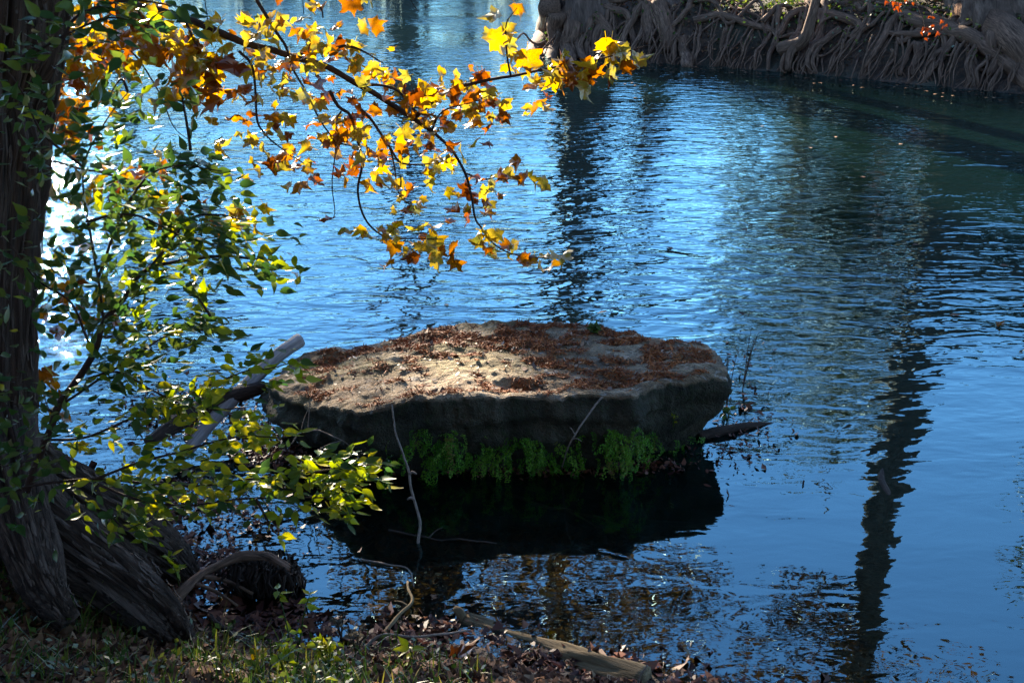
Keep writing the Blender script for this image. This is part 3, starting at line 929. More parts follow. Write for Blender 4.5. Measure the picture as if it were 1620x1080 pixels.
# greenery, litter on the far bank
MAT_IVY = leaf_mat('far_bank_greenery', [(0, (.03, .055, .015)), (.6, (.06, .10, .02)), (1, (.16, .17, .03))], .35, .5, 'attr', veins=1, gloss=.08)
MAT_LITTER = litter_mat('dead_leaf_litter', [(0, (.035, .015, .010)), (.4, (.10, .042, .022)), (.75, (.19, .085, .04)), (1, (.30, .19, .11))], .75)
MAT_WETLITTER = litter_mat('wet_dead_leaves', [(0, (.03, .010, .008)), (.45, (.085, .028, .018)), (.8, (.15, .055, .03)), (1, (.20, .09, .05))], .5, .22)
gp = []; lpz = []
for _ in range(420):
    c = bank_pt(rnd.uniform(S0, S1), rnd.uniform(.35, 2.4))
    for _ in range(9):
        gp.append((c.x + rnd.gauss(0, .16), c.y + rnd.gauss(0, .16), c.z + rnd.uniform(.02, .22)))
gp = np.array(gp)
tag(link('ground_cover', quads_mesh('ground_cover', leaf_quads(gp, .085, .05, .4), 4, MAT_IVY, RNG.random(len(gp)))), 'small green leaves growing among the roots on the far bank', 'plants', kind='stuff')
for _ in range(5200):
    c = bank_pt(rnd.uniform(S0, S1), rnd.uniform(.2, 3.5)); lpz.append((c.x, c.y, c.z + .03))
tag(link('far_leaf_litter', quads_mesh('far_leaf_litter', leaf_quads(np.array(lpz), .10, .07, 1.0), 4, MAT_LITTER, RNG.random(len(lpz)))), 'brown dead leaves lying on the far bank between roots', 'leaves', kind='stuff')
lpz = []
for _ in range(300):
    c = bank_pt(rnd.uniform(S0, S1), -abs(rnd.gauss(.1, .7)), .006); lpz.append(tuple(c))
for _ in range(50):
    lpz.append((rnd.uniform(-2, 8), rnd.uniform(9, 24), .006))
tag(link('far_floating_leaves', quads_mesh('far_floating_leaves', leaf_quads(np.array(lpz), .09, .06, 14.0), 4, MAT_LITTER, RNG.random(len(lpz)))), 'brown leaves drifting on the water below the far roots', 'leaves', kind='stuff')

# ------------------------------------------------------------------ leaf shapes
def leaf_shape(kind, variant):
    rv_ = random.Random(variant * 7 + len(kind))
    if kind == 'sycamore':
        half = [(0, 1.0), (9, .76), (19, .66), (28, .60), (38, .74), (47, .84), (54, 1.0), (62, .74), (74, .68), (84, .63), (96, .74), (108, .86), (122, .58), (146, .42), (168, .30)]
        lobe = [rv_.uniform(.82, 1.08), rv_.uniform(.75, 1.1), rv_.uniform(.65, 1.1)]
        half = [(a, r * np.interp(a, [0, 54, 108, 168], [lobe[0], lobe[1], lobe[2], 1])) for a, r in half]
        pts = [(math.sin(R(a)) * r, math.cos(R(a)) * r) for a, r in half]
        pts = pts + [(0, -.16)] + [(-x, y) for x, y in pts[:0:-1]]
        pts = [(x * rv_.uniform(.9, 1.1), y * rv_.uniform(.9, 1.1)) for x, y in pts]
        cup = rv_.uniform(-.8, .8); fold = rv_.uniform(-.1, .7); wav = rv_.uniform(.1, .28)
        def z(x, y): return cup * y * y + fold * abs(x) + wav * math.sin(5 * x + variant) * math.cos(4 * y + variant * 2)
        v = [(0, 0, 0)] + [(x * .5, y * .5, z(x * .5, y * .5)) for x, y in pts] + [(x, y, z(x, y)) for x, y in pts]
        n = len(pts); f = []
        for i in range(n):
            j = (i + 1) % n
            f.append((0, 1 + i, 1 + j)); f.append((1 + i, 1 + n + i, 1 + n + j, 1 + j))
        b = len(v)
        v += [(-.018, -.1, .0), (.018, -.1, .0), (.012, -.75, .12), (-.012, -.75, .12)]; f.append((b, b + 1, b + 2, b + 3))
        return v, f
    if kind == 'ovate':
        prof = [(-.5, 0.0), (-.38, .17), (-.22, .25), (-.05, .24), (.15, .16), (.34, .065), (.55, 0)]
        fold = rv_.uniform(.1, .5); cur = rv_.uniform(-.6, .5)
        v = []; f = []
        for y, w in prof:
            zc = cur * y * y
            v += [(-w, y, zc + fold * w), (0, y, zc), (w, y, zc + fold * w)]
        for i in range(len(prof) - 1):
            a = i * 3
            f += [(a, a + 1, a + 4, a + 3), (a + 1, a + 2, a + 5, a + 4)]
        b = len(v); v += [(-.012, -.5, 0), (.012, -.5, 0), (.01, -.72, .04), (-.01, -.72, .04)]; f.append((b, b + 1, b + 2, b + 3))
        v = [(x, y + .6, z) for x, y, z in v]
        return v, f

def frame(pos, tip, nrm_, scale):
    y = Vector(tip).normalized(); z = Vector(nrm_); z = (z - y * z.dot(y)); z = z.normalized() if z.length > 1e-4 else y.orthogonal().normalized()
    x = y.cross(z)
    M = Matrix((x, y, z)).transposed().to_4x4()
    return Matrix.Translation(pos) @ M @ Matrix.Scale(scale, 4)

def place_leaves(parent, items, shapes, mats, attr_mats, stuff_name, stuff_label, cap=300, sunny=None):
    """items: (matrix, shape index, colour index). The largest in view become children, the rest one stuff part"""
    def key(it):
        p = it[0].translation; d = p - C0; dep = d.dot(FWD)
        x = FPX * d.x / dep; y = -FPX * d.dot(UPV) / dep
        out_ = abs(x) > 830 or abs(y) > 560
        return (out_, dep / it[0].to_scale().x)
    items = sorted(items, key=key)
    meshes = {}
    for M, si, ci, tw in items[:cap]:
        if (si, ci) not in meshes:
            v, f = shapes[si]
            mb = MB(); mb.v = [Vector(p) for p in v]; mb.f = f
            meshes[(si, ci)] = mb.mesh('leaf', mats[ci])
        o = link('leaf', meshes[(si, ci)], tw); o.matrix_basis = M
    rest = items[cap:]
    if rest:
        V = []; F = []; A = []; MI = []
        for M, si, ci, tw in rest:
            v, f = shapes[si]; b = len(V)
            V += [tuple(M @ Vector(p)) for p in v]; r = random.random(); A += [r] * len(v)
            F += [tuple(i + b for i in q) for q in f]; MI += [ci] * len(f)
        me = bpy.data.meshes.new(stuff_name); me.from_pydata(V, [], F)
        for mm in attr_mats: me.materials.append(mm)
        me.polygons.foreach_set('material_index', MI); me.polygons.foreach_set('use_smooth', [True] * len(F))
        at_ = me.attributes.new('rnd', 'FLOAT', 'POINT'); at_.data.foreach_set('value', A)
        me.update()
        o = link(stuff_name, me, parent); tag(o, stuff_label, None, None, 'stuff')

# ------------------------------------------------------------------ sycamore reaching in from the upper left
SYC = thing('sycamore_tree', 'sycamore branches with yellow, orange and brown autumn leaves reaching over the river', 'tree', (-5.4, 6.2, .9))
GOLD = [(0, (.34, .25, .022)), (.35, (.46, .32, .025)), (.7, (.38, .18, .014)), (1, (.27, .095, .012))]
OLIVE = [(0, (.20, .22, .04)), (.5, (.34, .30, .05)), (1, (.45, .30, .04))]
RUST = [(0, (.32, .13, .015)), (.5, (.24, .075, .013)), (1, (.13, .04, .012))]
SM = [leaf_mat('gold_sycamore_leaf', GOLD, .5, gloss=.12), leaf_mat('olive_sycamore_leaf', OLIVE, .42, gloss=.12), leaf_mat('rust_sycamore_leaf', RUST, .45, gloss=.12)]
SMA = [leaf_mat('gold_sycamore_leaf_mass', GOLD, .5, .45, 'attr', gloss=.12), leaf_mat('olive_sycamore_leaf_mass', OLIVE, .42, .45, 'attr', gloss=.12), leaf_mat('rust_sycamore_leaf_mass', RUST, .45, .45, 'attr', gloss=.12)]
SSH = [leaf_shape('sycamore', k) for k in range(12)]
lf = []
sr = random.Random(77)
TWIG_OF = {}; KEEP = []
def twig(parent, pxs, Y0, Y1, r0, r1, name, mat=MAT_DARKBARK, seg=7, wob=.02):
    n = len(pxs); pts = [P(px, py, Y0 + (Y1 - Y0) * i / (n - 1)) for i, (px, py) in enumerate(pxs)]
    path = smooth_path(pts, 5)
    path = [p + Vector((noise.noise(p * 4), noise.noise(p * 4 + Vector((3, 1, 0))), noise.noise(p * 4 + Vector((0, 5, 2))))) * wob for p in path]
    N = len(path)
    o = MB().tube(path, [r0 + (r1 - r0) * i / (N - 1) for i in range(N)], seg, .12, 12).build(name, mat, parent)
    TWIG_OF[id(path)] = o; KEEP.append(path)
    return path
def syc_leaves(path, n, t0, t1, cols, spread=.07, size=.058):
    spread *= 1.25
    for _ in range(int(n * 1.05)):
        t = sr.uniform(t0, t1) * (len(path) - 1); i = min(int(t), len(path) - 2)
        p = path[i].lerp(path[i + 1], t - i)
        off = Vector((sr.gauss(0, 1), sr.gauss(0, 1), sr.gauss(-.45, .8))) * spread
        tip = Vector((sr.gauss(0, .8), sr.gauss(0, .6), sr.gauss(-.6, .5)))
        nr_ = Vector((sr.gauss(0, .6), sr.gauss(-.45, .5), sr.gauss(.75, .45)))
        sz_ = size * sr.uniform(.6, 1.4)
        if tip.length < .1: continue
        lf.append((frame(p + off, tip, nr_, sz_), sr.randrange(12), sr.choices([0, 1, 2], cols)[0], TWIG_OF[id(path)]))
DF = (3, 5, 4); YE = (4, 6, 1.5); OR = (3.5, 2, 5); OL = (1.5, 8, 2)
# main limb, beginning at the stem beyond the left edge
stem = [Vector((-5.4, 6.2, .6)), Vector((-5.3, 6.25, 2.0)), Vector((-5.1, 6.3, 4.0)), Vector((-4.9, 6.4, 6.5))]
MB().tube(smooth_path(stem, 8), list(np.linspace(.16, .09, 25)), 14, .12, 3).build('trunk', MAT_TRUNKFAR, SYC)
MB().tube(smooth_path([Vector((-5.2, 6.28, 3.0)), P(-150, -110, 6.3), P(60, -45, 6.35), P(200, -2, 6.4)], 7), list(np.linspace(.05, .023, 22)), 9, .1, 5).build('branch', MAT_DARKBARK, SYC)
main = twig(SYC, [(190, -8), (215, 12), (290, 30), (400, 70), (464, 90), (508, 104), (571, 135), (619, 167), (663, 195), (683, 209)], 6.4, 6.5, .022, .012, 'branch', seg=9)
syc_leaves(main, 60, .02, .55, OL, .14)
syc_leaves(main, 26, .5, .95, DF, .10)
t2 = twig(SYC, [(683, 209), (715, 239), (735, 275), (747, 311), (751, 343), (759, 359), (785, 388), (830, 405), (895, 408)], 6.5, 6.55, .009, .003, 'twig')
syc_leaves(t2, 34, .05, .65, DF, .09); syc_leaves(t2, 14, .65, 1, OL, .04, .062)
t = twig(SYC, [(655, 191), (675, 171), (715, 143), (759, 127), (811, 120), (878, 110), (922, 102), (966, 90), (1030, 72)], 6.5, 6.45, .013, .003, 'twig')
syc_leaves(t, 62, .1, .62, DF, .085); syc_leaves(t, 24, .6, 1, YE, .06, .082); syc_leaves(t, 10, .6, .9, (3, 0, 6), .05, .08)
t = twig(SYC, [(811, 120), (802, 78), (799, 40), (815, 15)], 6.45, 6.4, .006, .002, 'twig')
syc_leaves(t, 9, .2, 1, (4, 6, 0), .045, .08)
t = twig(SYC, [(480, 84), (520, 82), (547, 74), (579, 82), (607, 100)], 6.45, 6.4, .012, .003, 'twig'); syc_leaves(t, 18, .2, 1, YE, .06)
t = twig(SYC, [(575, 133), (603, 137), (631, 149), (659, 179), (690, 185)], 6.5, 6.4, .010, .003, 'twig'); syc_leaves(t, 22, .1, 1, OR, .08)
t4 = twig(SYC, [(522, 143), (536, 167), (554, 181), (563, 215), (571, 255), (567, 303), (577, 347), (599, 370), (627, 379), (663, 379), (700, 378)], 6.5, 6.3, .010, .003, 'twig')
syc_leaves(t4, 16, .1, .4, OR, .07); syc_leaves(t4, 24, .62, 1, YE, .055, .066)
t5 = twig(SYC, [(571, 171), (591, 191), (615, 231), (631, 255), (663, 259), (700, 256)], 6.5, 6.6, .009, .003, 'twig'); syc_leaves(t5, 24, .3, 1, DF, .07)
t = twig(SYC, [(540, 175), (532, 191), (528, 239), (526, 287), (527, 339), (508, 350)], 6.45, 6.4, .005, .002, 'twig'); syc_leaves(t, 12, .05, .45, OR, .06); syc_leaves(t, 2, .95, 1, (0, 0, 1), .01, .045)
t = twig(SYC, [(735, 275), (765, 285), (794, 279), (834, 291)], 6.55, 6.5, .006, .002, 'twig'); syc_leaves(t, 10, .3, 1, OL, .04, .07)
t = twig(SYC, [(615, 231), (628, 290), (635, 310), (655, 330)], 6.55, 6.5, .005, .002, 'twig'); syc_leaves(t, 8, .6, 1, YE, .03, .06)
t = twig(SYC, [(377, 77), (400, 107), (405, 187), (420, 213), (443, 233), (480, 260)], 6.35, 6.3, .008, .003, 'twig'); syc_leaves(t, 30, .2, .6, OL, .10); syc_leaves(t, 18, .75, 1, OR, .07)
t = twig(SYC, [(400, -10), (437, 50), (457, 77), (470, 120), (520, 215), (560, 235)], 6.4, 6.4, .010, .003, 'twig'); syc_leaves(t, 46, .05, .7, OL, .10); syc_leaves(t, 10, .7, 1, YE, .06)
t = twig(SYC, [(290, 30), (305, 60), (322, 95), (325, 125), (330, 150)], 6.4, 6.3, .008, .003, 'twig'); syc_leaves(t, 30, .3, 1, (7, 1, 2), .06, .085)
t = twig(SYC, [(215, -5), (230, 40), (270, 62), (300, 60)], 6.5, 6.6, .008, .003, 'twig'); syc_leaves(t, 34, .1, 1, (7, 1, 2), .09, .085)
t = twig(SYC, [(160, 40), (213, 90), (253, 147), (277, 200), (300, 220)], 6.8, 6.8, .006, .002, 'twig')
t = twig(SYC, [(250, -12), (187, 20), (140, 45), (87, 67)], 7.0, 7.1, .010, .003, 'twig'); syc_leaves(t, 75, .1, 1, (8, .5, 2), .10, .072)
t = twig(SYC, [(230, 60), (167, 87), (147, 110), (100, 137), (73, 157)], 7.0, 7.1, .008, .003, 'twig'); syc_leaves(t, 62, .1, 1, (7, .3, 3), .09, .07)
t = twig(SYC, [(40, 130), (75, 170), (100, 180), (125, 190)], 7.2, 7.2, .006, .003, 'twig'); syc_leaves(t, 18, .3, 1, (7, 0, 3), .06, .075)
t = twig(SYC, [(60, 250), (140, 270), (210, 265), (220, 275)], 7.2, 7.1, .008, .003, 'twig'); syc_leaves(t, 26, .1, 1, (7, 1, 3), .10, .075)
t = twig(SYC, [(150, 270), (210, 290), (260, 315), (330, 332), (380, 325)], 7.1, 7.0, .007, .002, 'twig'); syc_leaves(t, 24, .4, 1, (7, 1, 3), .055, .075)
t = twig(SYC, [(40, 380), (80, 420), (115, 450), (145, 485)], 7.0, 7.0, .007, .002, 'twig'); syc_leaves(t, 24, .1, 1, (5, 1, 4), .10, .075)
t = twig(SYC, [(40, 590), (65, 612), (75, 640), (110, 690)], 6.6, 6.6, .006, .002, 'twig'); syc_leaves(t, 12, .1, 1, (6, 1, 3), .08, .075)
t = twig(SYC, [(440, -15), (500, 10), (510, 30)], 6.4, 6.4, .008, .003, 'twig'); syc_leaves(t, 20, .1, 1, DF, .10)
t = twig(SYC, [(683, 209), (700, 180), (740, 165), (780, 150)], 6.5, 6.4, .006, .002, 'twig'); syc_leaves(t, 18, .2, 1, DF, .08)
place_leaves(SYC, lf, SSH, SM, SMA, 'foliage', 'remaining small autumn leaves of the sycamore')

# ------------------------------------------------------------------ green sapling at the left
SAP = thing('sapling', 'green leaved sapling spreading in front of the cypress trunk on the near bank', 'sapling', P(38, 770, 4.35))
GREEN = [(0, (.030, .075, .018)), (.5, (.055, .10, .020)), (1, (.10, .13, .022))]
LIT_LIME = [(0, (.17, .22, .020)), (.5, (.27, .31, .024)), (1, (.42, .36, .03))]  # yellow green brightened so low sapling leaves look backlit; weeds share it
GM = [leaf_mat('green_leaf', GREEN, .42, .35, veins=1), leaf_mat('lit_lime_leaf', LIT_LIME, .5, .35, veins=1)]
GMA = [leaf_mat('green_leaf_mass', GREEN, .42, .35, 'attr', veins=1), leaf_mat('lit_lime_leaf_mass', LIT_LIME, .5, .35, 'attr', veins=1)]
GSH = [leaf_shape('ovate', k) for k in range(6)]
gl_ = []
def sap_leaves(path, n, t0, t1, lime, spread=.07, size=.059):  # lime: share of leaves given the sunlit colour
    for _ in range(int(n * 2.5)):
        t = sr.uniform(t0, t1) * (len(path) - 1); i = min(int(t), len(path) - 2)
        p = path[i].lerp(path[i + 1], t - i)
        along = (path[i + 1] - path[i]).normalized()
        off = Vector((sr.gauss(0, 1), sr.gauss(0, 1), sr.gauss(0, .8))) * spread
        tip = along * .6 + Vector((sr.gauss(.15, .6), sr.gauss(0, .6), sr.gauss(-.15, .35)))
        nr_ = Vector((sr.gauss(0, .45), sr.gauss(-.25, .45), sr.gauss(.8, .4)))
        dd = p + off - C0; de = dd.dot(FWD); qx = 810 + FPX * dd.x / de; qy = 540 - FPX * dd.dot(UPV) / de
        if 290 < qx < 450 and abs((qy - 708) + (qx - 300) * 1.0) < 26 and sr.random() < .8: continue
        gl_.append((frame(p + off, tip, nr_, size * sr.uniform(.55, 1.25)), sr.randrange(6), 1 if sr.random() < lime else 0, TWIG_OF[id(path)]))
B = twig(SAP, [(38, 775), (90, 650), (150, 560), (165, 510), (190, 480), (240, 430), (330, 405), (400, 408), (452, 412)], 4.35, 4.2, .016, .003, 'stem', seg=8)
sap_leaves(B, 130, .3, 1, .35, .075)
for pxs, Y0, Y1, n, lime, spr in (
    ([(165, 510), (150, 440), (140, 350), (130, 260), (165, 195), (200, 150)], 4.3, 4.2, 130, .05, .10),
    ([(150, 440), (220, 300), (280, 265), (350, 272)], 4.3, 4.1, 60, .05, .055),
    ([(130, 260), (60, 200), (10, 110)], 4.1, 3.7, 60, .02, .11),
    ([(-10, 108), (50, 85), (110, 50), (180, 25), (250, 45)], 3.9, 3.9, 34, .02, .06),
    ([(100, 60), (130, 20), (210, 0), (290, 10)], 3.9, 3.9, 26, .02, .05),
    ([(240, 430), (290, 350), (340, 340), (380, 350)], 4.2, 4.1, 48, .25, .06),
    ([(140, 350), (220, 340), (300, 380), (390, 390)], 4.2, 4.1, 60, .25, .06),
    ([(150, 560), (110, 480), (60, 440), (10, 380)], 4.3, 4.2, 64, .03, .11),
    ([(60, 700), (140, 690), (230, 650), (300, 620), (380, 590), (430, 585), (475, 572)], 4.3, 4.15, 90, .75, .05),
    ([(20, 780), (150, 755), (300, 770), (400, 760), (480, 748), (550, 742), (590, 735)], 4.2, 4.0, 110, .6, .05),
    ([(150, 755), (280, 715), (380, 690), (455, 690)], 4.15, 4.0, 70, .75, .055),
    ([(150, 760), (260, 800), (400, 790), (520, 788), (555, 795)], 4.1, 3.95, 85, .6, .045),
    ([(100, 640), (220, 560), (290, 520), (335, 525)], 4.3, 4.2, 60, .15, .06),
    ([(140, 600), (200, 590), (300, 640), (390, 640)], 4.3, 4.15, 80, .45, .065),
    ([(90, 650), (60, 640), (20, 640)], 4.2, 4.1, 46, .03, .12),
    ([(60, 720), (30, 730), (0, 740)], 4.1, 4.0, 46, .03, .13),
    ([(330, 500), (310, 470), (300, 455)], 4.2, 4.2, 8, .5, .03),
    ([(150, 760), (190, 830), (220, 830)], 4.1, 4.0, 16, .2, .05),
    ([(200, 150), (190, 130), (175, 150)], 4.2, 4.2, 6, 0, .04),
    ([(300, 240), (285, 160), (290, 150)], 4.15, 4.15, 5, 0, .02),
    ([(400, 790), (425, 835), (436, 846)], 4.0, 4.0, 3, 1, .012)):
    b = twig(SAP, pxs, Y0, Y1, .006, .002, 'twig', seg=5)
    sap_leaves(b, n, .12, 1, lime, spr)
place_leaves(SAP, gl_, GSH, GM, GMA, 'foliage', 'remaining small leaves of the green sapling')

# ------------------------------------------------------------------ near crown of the left cypress, over the water and above the frame
def limb(parent, pts, r0, r1, mat=MAT_BARK):
    path = smooth_path([Vector(p) for p in pts], 7); N = len(path)
    path = [p + Vector((noise.noise(p * .9), noise.noise(p * .9 + Vector((4, 0, 0))), noise.noise(p * .9 + Vector((0, 4, 0))))) * .25 * min(1, i / 6) for i, p in enumerate(path)]
    MB().tube(path, [r0 + (r1 - r0) * i / (N - 1) for i in range(N)], 9, .12, 3).build('limb', mat, parent)
    return path
tc_ = top_c
lr = random.Random(9)
NP = []
def mirror_pt(px, py, Y):
    """the point at distance Y that the still water shows at (px, py)"""
    d = ray(px, py); k = Y / d.y
    return Vector((d.x * k, Y, -(H + d.z * k)))
limbs_px = [
    ([(180, 1010), (300, 930), (420, 850), (520, 800), (600, 770)], 11.5, .07, .02), ([(250, 980), (400, 900), (500, 890), (620, 880), (700, 860)], 11.0, .06, .015),
    ([(300, 1060), (420, 990), (540, 960), (640, 930), (760, 900)], 10.5, .07, .015), ([(160, 900), (260, 830), (360, 790), (430, 760)], 12.0, .05, .015),
    ([(620, 1090), (680, 1010), (700, 930), (720, 850), (712, 830)], 12.4, .28, .16), ([(560, 1090), (600, 1020), (640, 960), (660, 900), (655, 850)], 12.2, .17, .08)]
for pxs, Y, r0, r1 in limbs_px:
    pts = [tc_ + Vector((.3, .2, lr.uniform(2.5, 5.0)))] + [mirror_pt(a, b, Y) for a, b in pxs]
    path = limb(cyp, pts, r0 * 1.3, r1)
    for i in range(6, len(path), 2):
        for _ in range(2):
            q = path[i] + Vector((lr.gauss(0, .45), lr.gauss(0, .5), lr.gauss(0, .35)))
            MB().tube(smooth_path([path[i], path[i].lerp(q, .5) + Vector((0, 0, .08)), q], 3), [.014, .012, .01, .008, .006, .005, .004], 5).build('twig', MAT_DARKBARK, cyp)
            k = lr.randint(8, 26)
            NP.append(np.array(q) + np.random.default_rng(lr.randrange(9999)).normal(size=(k, 3)) * np.array([.22, .25, .16]))
# thin rust foliage clumps mirrored in front of the boulder and at the lower right
for (px, py, Y, n, s) in [(850, 850, 11, 60, .3), (900, 880, 11, 70, .32), (960, 860, 11, 60, .3), (1010, 920, 11.5, 60, .3), (860, 950, 10.5, 60, .3), (930, 960, 10.5, 60, .3), (1050, 960, 11, 40, .3), (880, 1010, 10, 40, .3),
                           (400, 960, 10.5, 80, .35), (520, 1000, 10.5, 80, .35), (330, 850, 11.5, 60, .3), (230, 900, 11.5, 60, .3)]:
    c = np.array(mirror_pt(px, py, Y))
    NP.append(c + np.random.default_rng(int(px + py)).normal(size=(n, 3)) * s)
limb(cyp, [tc_ + Vector((.4, .3, 5.5)), mirror_pt(700, 1060, 9), mirror_pt(850, 1000, 10.5), mirror_pt(950, 930, 11), mirror_pt(1050, 920, 11.3)], .07, .012)
NP = np.concatenate(NP)
LIT_TARGETS[:] = [(it[0].translation.copy(), .16) for it in random.Random(4).sample(lf, 90)] + [(it[0].translation.copy(), .16) for it in random.Random(5).sample(gl_, 50)] + LIT_TARGETS
NP = NP[sun_gap(NP)]
blobs = [((-2.2, 5.5, 9.0), (2.0, 2, 1.6)), ((-1.0, 8.0, 8.2), (1.8, 1.8, 1.2)), ((-3.5, 7.5, 8.5), (1.8, 1.8, 1.4)), ((-.5, 5.0, 9.5), (2, 2, 1.2)), ((1.5, 6.5, 9), (1.8, 1.8, 1.1)), ((-1.5, 3, 9), (2, 2, 1.4)), ((-2, 7, 11), (2.2, 2.2, 1.4))]
NP2 = blob_points(blobs, 9000, np.random.default_rng(4))
allp = np.concatenate([NP, NP2])
# keep the frame itself clear
dep = allp[:, 1] * math.cos(PITCH) - (allp[:, 2] - H) * math.sin(PITCH)
yy = -(allp[:, 1] * math.sin(PITCH) + (allp[:, 2] - H) * math.cos(PITCH)) / dep * FPX
allp = allp[(yy < -570) | (dep < .3)]
rg = np.random.default_rng(12)
link('crown', quads_mesh('crown', leaf_quads(allp, .13, .06, .5, rg), 4, MAT_NEAR_RUST, rg.random(len(allp))), cyp)
for k, (a, b) in enumerate(zip(blobs, range(7))):
    limb(cyp, [tc_ + Vector((.3 + .03 * k, .2, 3.0 + .4 * k)), (tc_ + Vector((.3, .2, 5))).lerp(Vector(a[0]), .55), a[0]], .07, .02)

# trees on the near bank behind the viewer, closing the canopy
for k, (x, y, h, r) in enumerate([(-5.5, 1.0, 11, .3), (3.6, -1.4, 12, .35), (-1.8, -3.5, 13, .35), (7.2, -2.5, 11, .3), (-8.5, 4.0, 11, .3)]):
    far_tree(['leafy tree on the near bank left of the viewer', 'leafy tree on the near bank right of the viewer', 'leafy tree on the near bank directly behind the viewer', 'leafy tree downstream on the near bank', 'leafy tree upstream on the near bank'][k],
             (x, y, gh(x, y) - .2), h, r, (0, 0), [((x, y, h * .62), (2.6, 2.4, 2.4)), ((x + .8, y + 1.0, h * .85), (2.4, 2.2, 1.8)), ((x - .8, y - .6, h * .42), (2.2, 1.8, 1.6))], 7000, .36, MAT_FAR_GREEN, seed=50 + k, limbs=6, trunk_seg=14, name='bank_tree', group='trees on the near bank behind the viewer')

# ------------------------------------------------------------------ maidenhair ferns on the boulder front
MAT_FERN = leaf_mat('fern_green', [(0, (.05, .16, .016)), (.5, (.11, .28, .026)), (.9, (.16, .30, .035)), (1, (.20, .14, .05))], .4, .5, veins=1)
def frond_mesh(k):
    rv_ = random.Random(k)
    mb = MB()
    L = 1.0
    stem_ = [Vector((0, 0, 0)), Vector((0, .25, .05)), Vector((0, .45, -.18)), Vector((0, .53, -.65)), Vector((0, .5, -1.1))]
    path = smooth_path(stem_, 5)
    mb.tube(path, [.008 * (1 - .7 * i / 20) for i in range(len(path))], 3, cap=False)
    for i in range(3, len(path)):
        for sgn in (-1, 1):
            w = .17 * (1 - .6 * i / len(path))
            for q in range(1, 4):
                if rv_.random() < .3: continue
                p = path[i] + Vector((sgn * w * q / 3, rv_.uniform(-.03, .05), -.05 * q / 3 + rv_.uniform(-.03, .03)))
                s = rv_.uniform(.035, .075)
                u = Vector((rv_.gauss(0, .5), rv_.gauss(0, .4), -1)).normalized(); n_ = Vector((rv_.gauss(0, .4), 1, rv_.gauss(.3, .4))).normalized(); v_ = u.cross(n_).normalized()
                b = len(mb.v)
                mb.v += [p, p + u * s * .8 + v_ * s * .75, p + u * s * 1.15, p + u * s * .8 - v_ * s * .75]
                mb.f.append((b, b + 1, b + 2, b + 3))
    return mb.mesh('frond', MAT_FERN, False)
FRONDS = [frond_mesh(k) for k in range(5)]
fr_ = random.Random(3)
def fern(label, box, n):
    c, nn = rock_front((box[0] + box[1]) / 2, (box[2] + box[3]) / 2)
    if c is None: c = PZ((box[0] + box[1]) / 2, 700, .2)
    t = thing('fern', label, 'fern', c, 'maidenhair ferns hanging on the boulder front')
    for _ in range(n):
        px = fr_.gauss((box[0] + box[1]) / 2, (box[1] - box[0]) * .30); py = fr_.uniform(box[2], box[3]) + abs(px - (box[0] + box[1]) / 2) * .12
        h, nn = rock_front(px, py)
        if h is None: continue
        s = fr_.uniform(.06, .16)
        yaw = fr_.gauss(0, .8)
        o = link('frond', FRONDS[fr_.randrange(5)], t)
        o.matrix_basis = Matrix.Translation(h + Vector((0, .01, 0))) @ Matrix.Rotation(PI + yaw, 4, 'Z') @ Matrix.Rotation(fr_.gauss(0, .45), 4, 'Y') @ Matrix.Scale(s, 4)
fern('leftmost mass of bright green maidenhair fern on the boulder front', (640, 765, 672, 726), 66)
fern('middle mass of green maidenhair fern hanging under the boulder lip', (768, 900, 688, 732), 56)
fern('rightmost mass of green maidenhair fern low on the boulder front', (925, 1052, 676, 732), 66)

# ------------------------------------------------------------------ logs, sticks
def log(name, label, cat, pts, rads, mat, seg=20, rough=.16, stubs=(), freq=4.0, n=8):
    pts = [Vector(p) for p in pts]
    t = thing(name, label, cat, pts[0])
    path = smooth_path(pts, n); N = len(path)
    rr = np.interp(np.linspace(0, 1, N), np.linspace(0, 1, len(rads)), rads)
    MB().tube(path, list(rr), seg, rough, freq, ridge=.10, ridges=9).build('stem', mat, t)
    for (k, d, L, r) in stubs:
        p = path[int(k * (N - 1))]
        MB().tube(smooth_path([p, p + Vector(d) * L * .5 + Vector((0, 0, .02)), p + Vector(d) * L], 4), list(np.linspace(r, r * .5, 9)), 8, .15, 8).build('branch_stub', mat, t)
    return t
log('driftwood_log', 'bleached grey driftwood log leaning against the left end of the boulder', 'log', [P(298, 712, 6.65), P(345, 655, 6.95), P(400, 600, 7.25), P(440, 562, 7.45), P(474, 538, 7.6)], [.036, .042, .045, .048, .052], MAT_DRIFT, 22, .12)
log('rotten_log', 'dark rotting log half buried in debris behind the driftwood', 'log', [P(235, 700, 6.6), P(290, 662, 6.85), P(350, 632, 7.05), P(420, 612, 7.2)], [.035, .055, .06, .04], MAT_ROT, 20, .3, [(.5, (.3, .3, .9), .14, .02), (.7, (.5, -.2, .6), .12, .02)])
log('sunken_log', 'tan fallen log rising out of the shallows at the bottom edge', 'log', [PZ(735, 985, -.02), PZ(800, 1012, -.062), PZ(880, 1042, -.055), PZ(950, 1062, -.02), PZ(1020, 1082, .01)], [.045, .06, .068, .07, .066], MAT_WETLOG, 40, .3, [(.03, (-.5, .3, .6), .10, .03)])
log('submerged_branch', 'curved pale branch under the surface inside the long dark trunk reflection', 'branch', [PZ(1432, 700, -.10), PZ(1404, 732, -.045), PZ(1393, 760, -.022), PZ(1406, 790, -.024), PZ(1398, 825, -.08)], [.018, .028, .030, .025, .010], MAT_ROT, 12)
log('water_log', 'short dark log lying in the water at the right foot of the boulder', 'log', [PZ(1105, 692, .0), PZ(1140, 682, .02), PZ(1175, 674, .02), PZ(1225, 670, -.01)], [.04, .034, .026, .01], MAT_ROT, 14, .2)
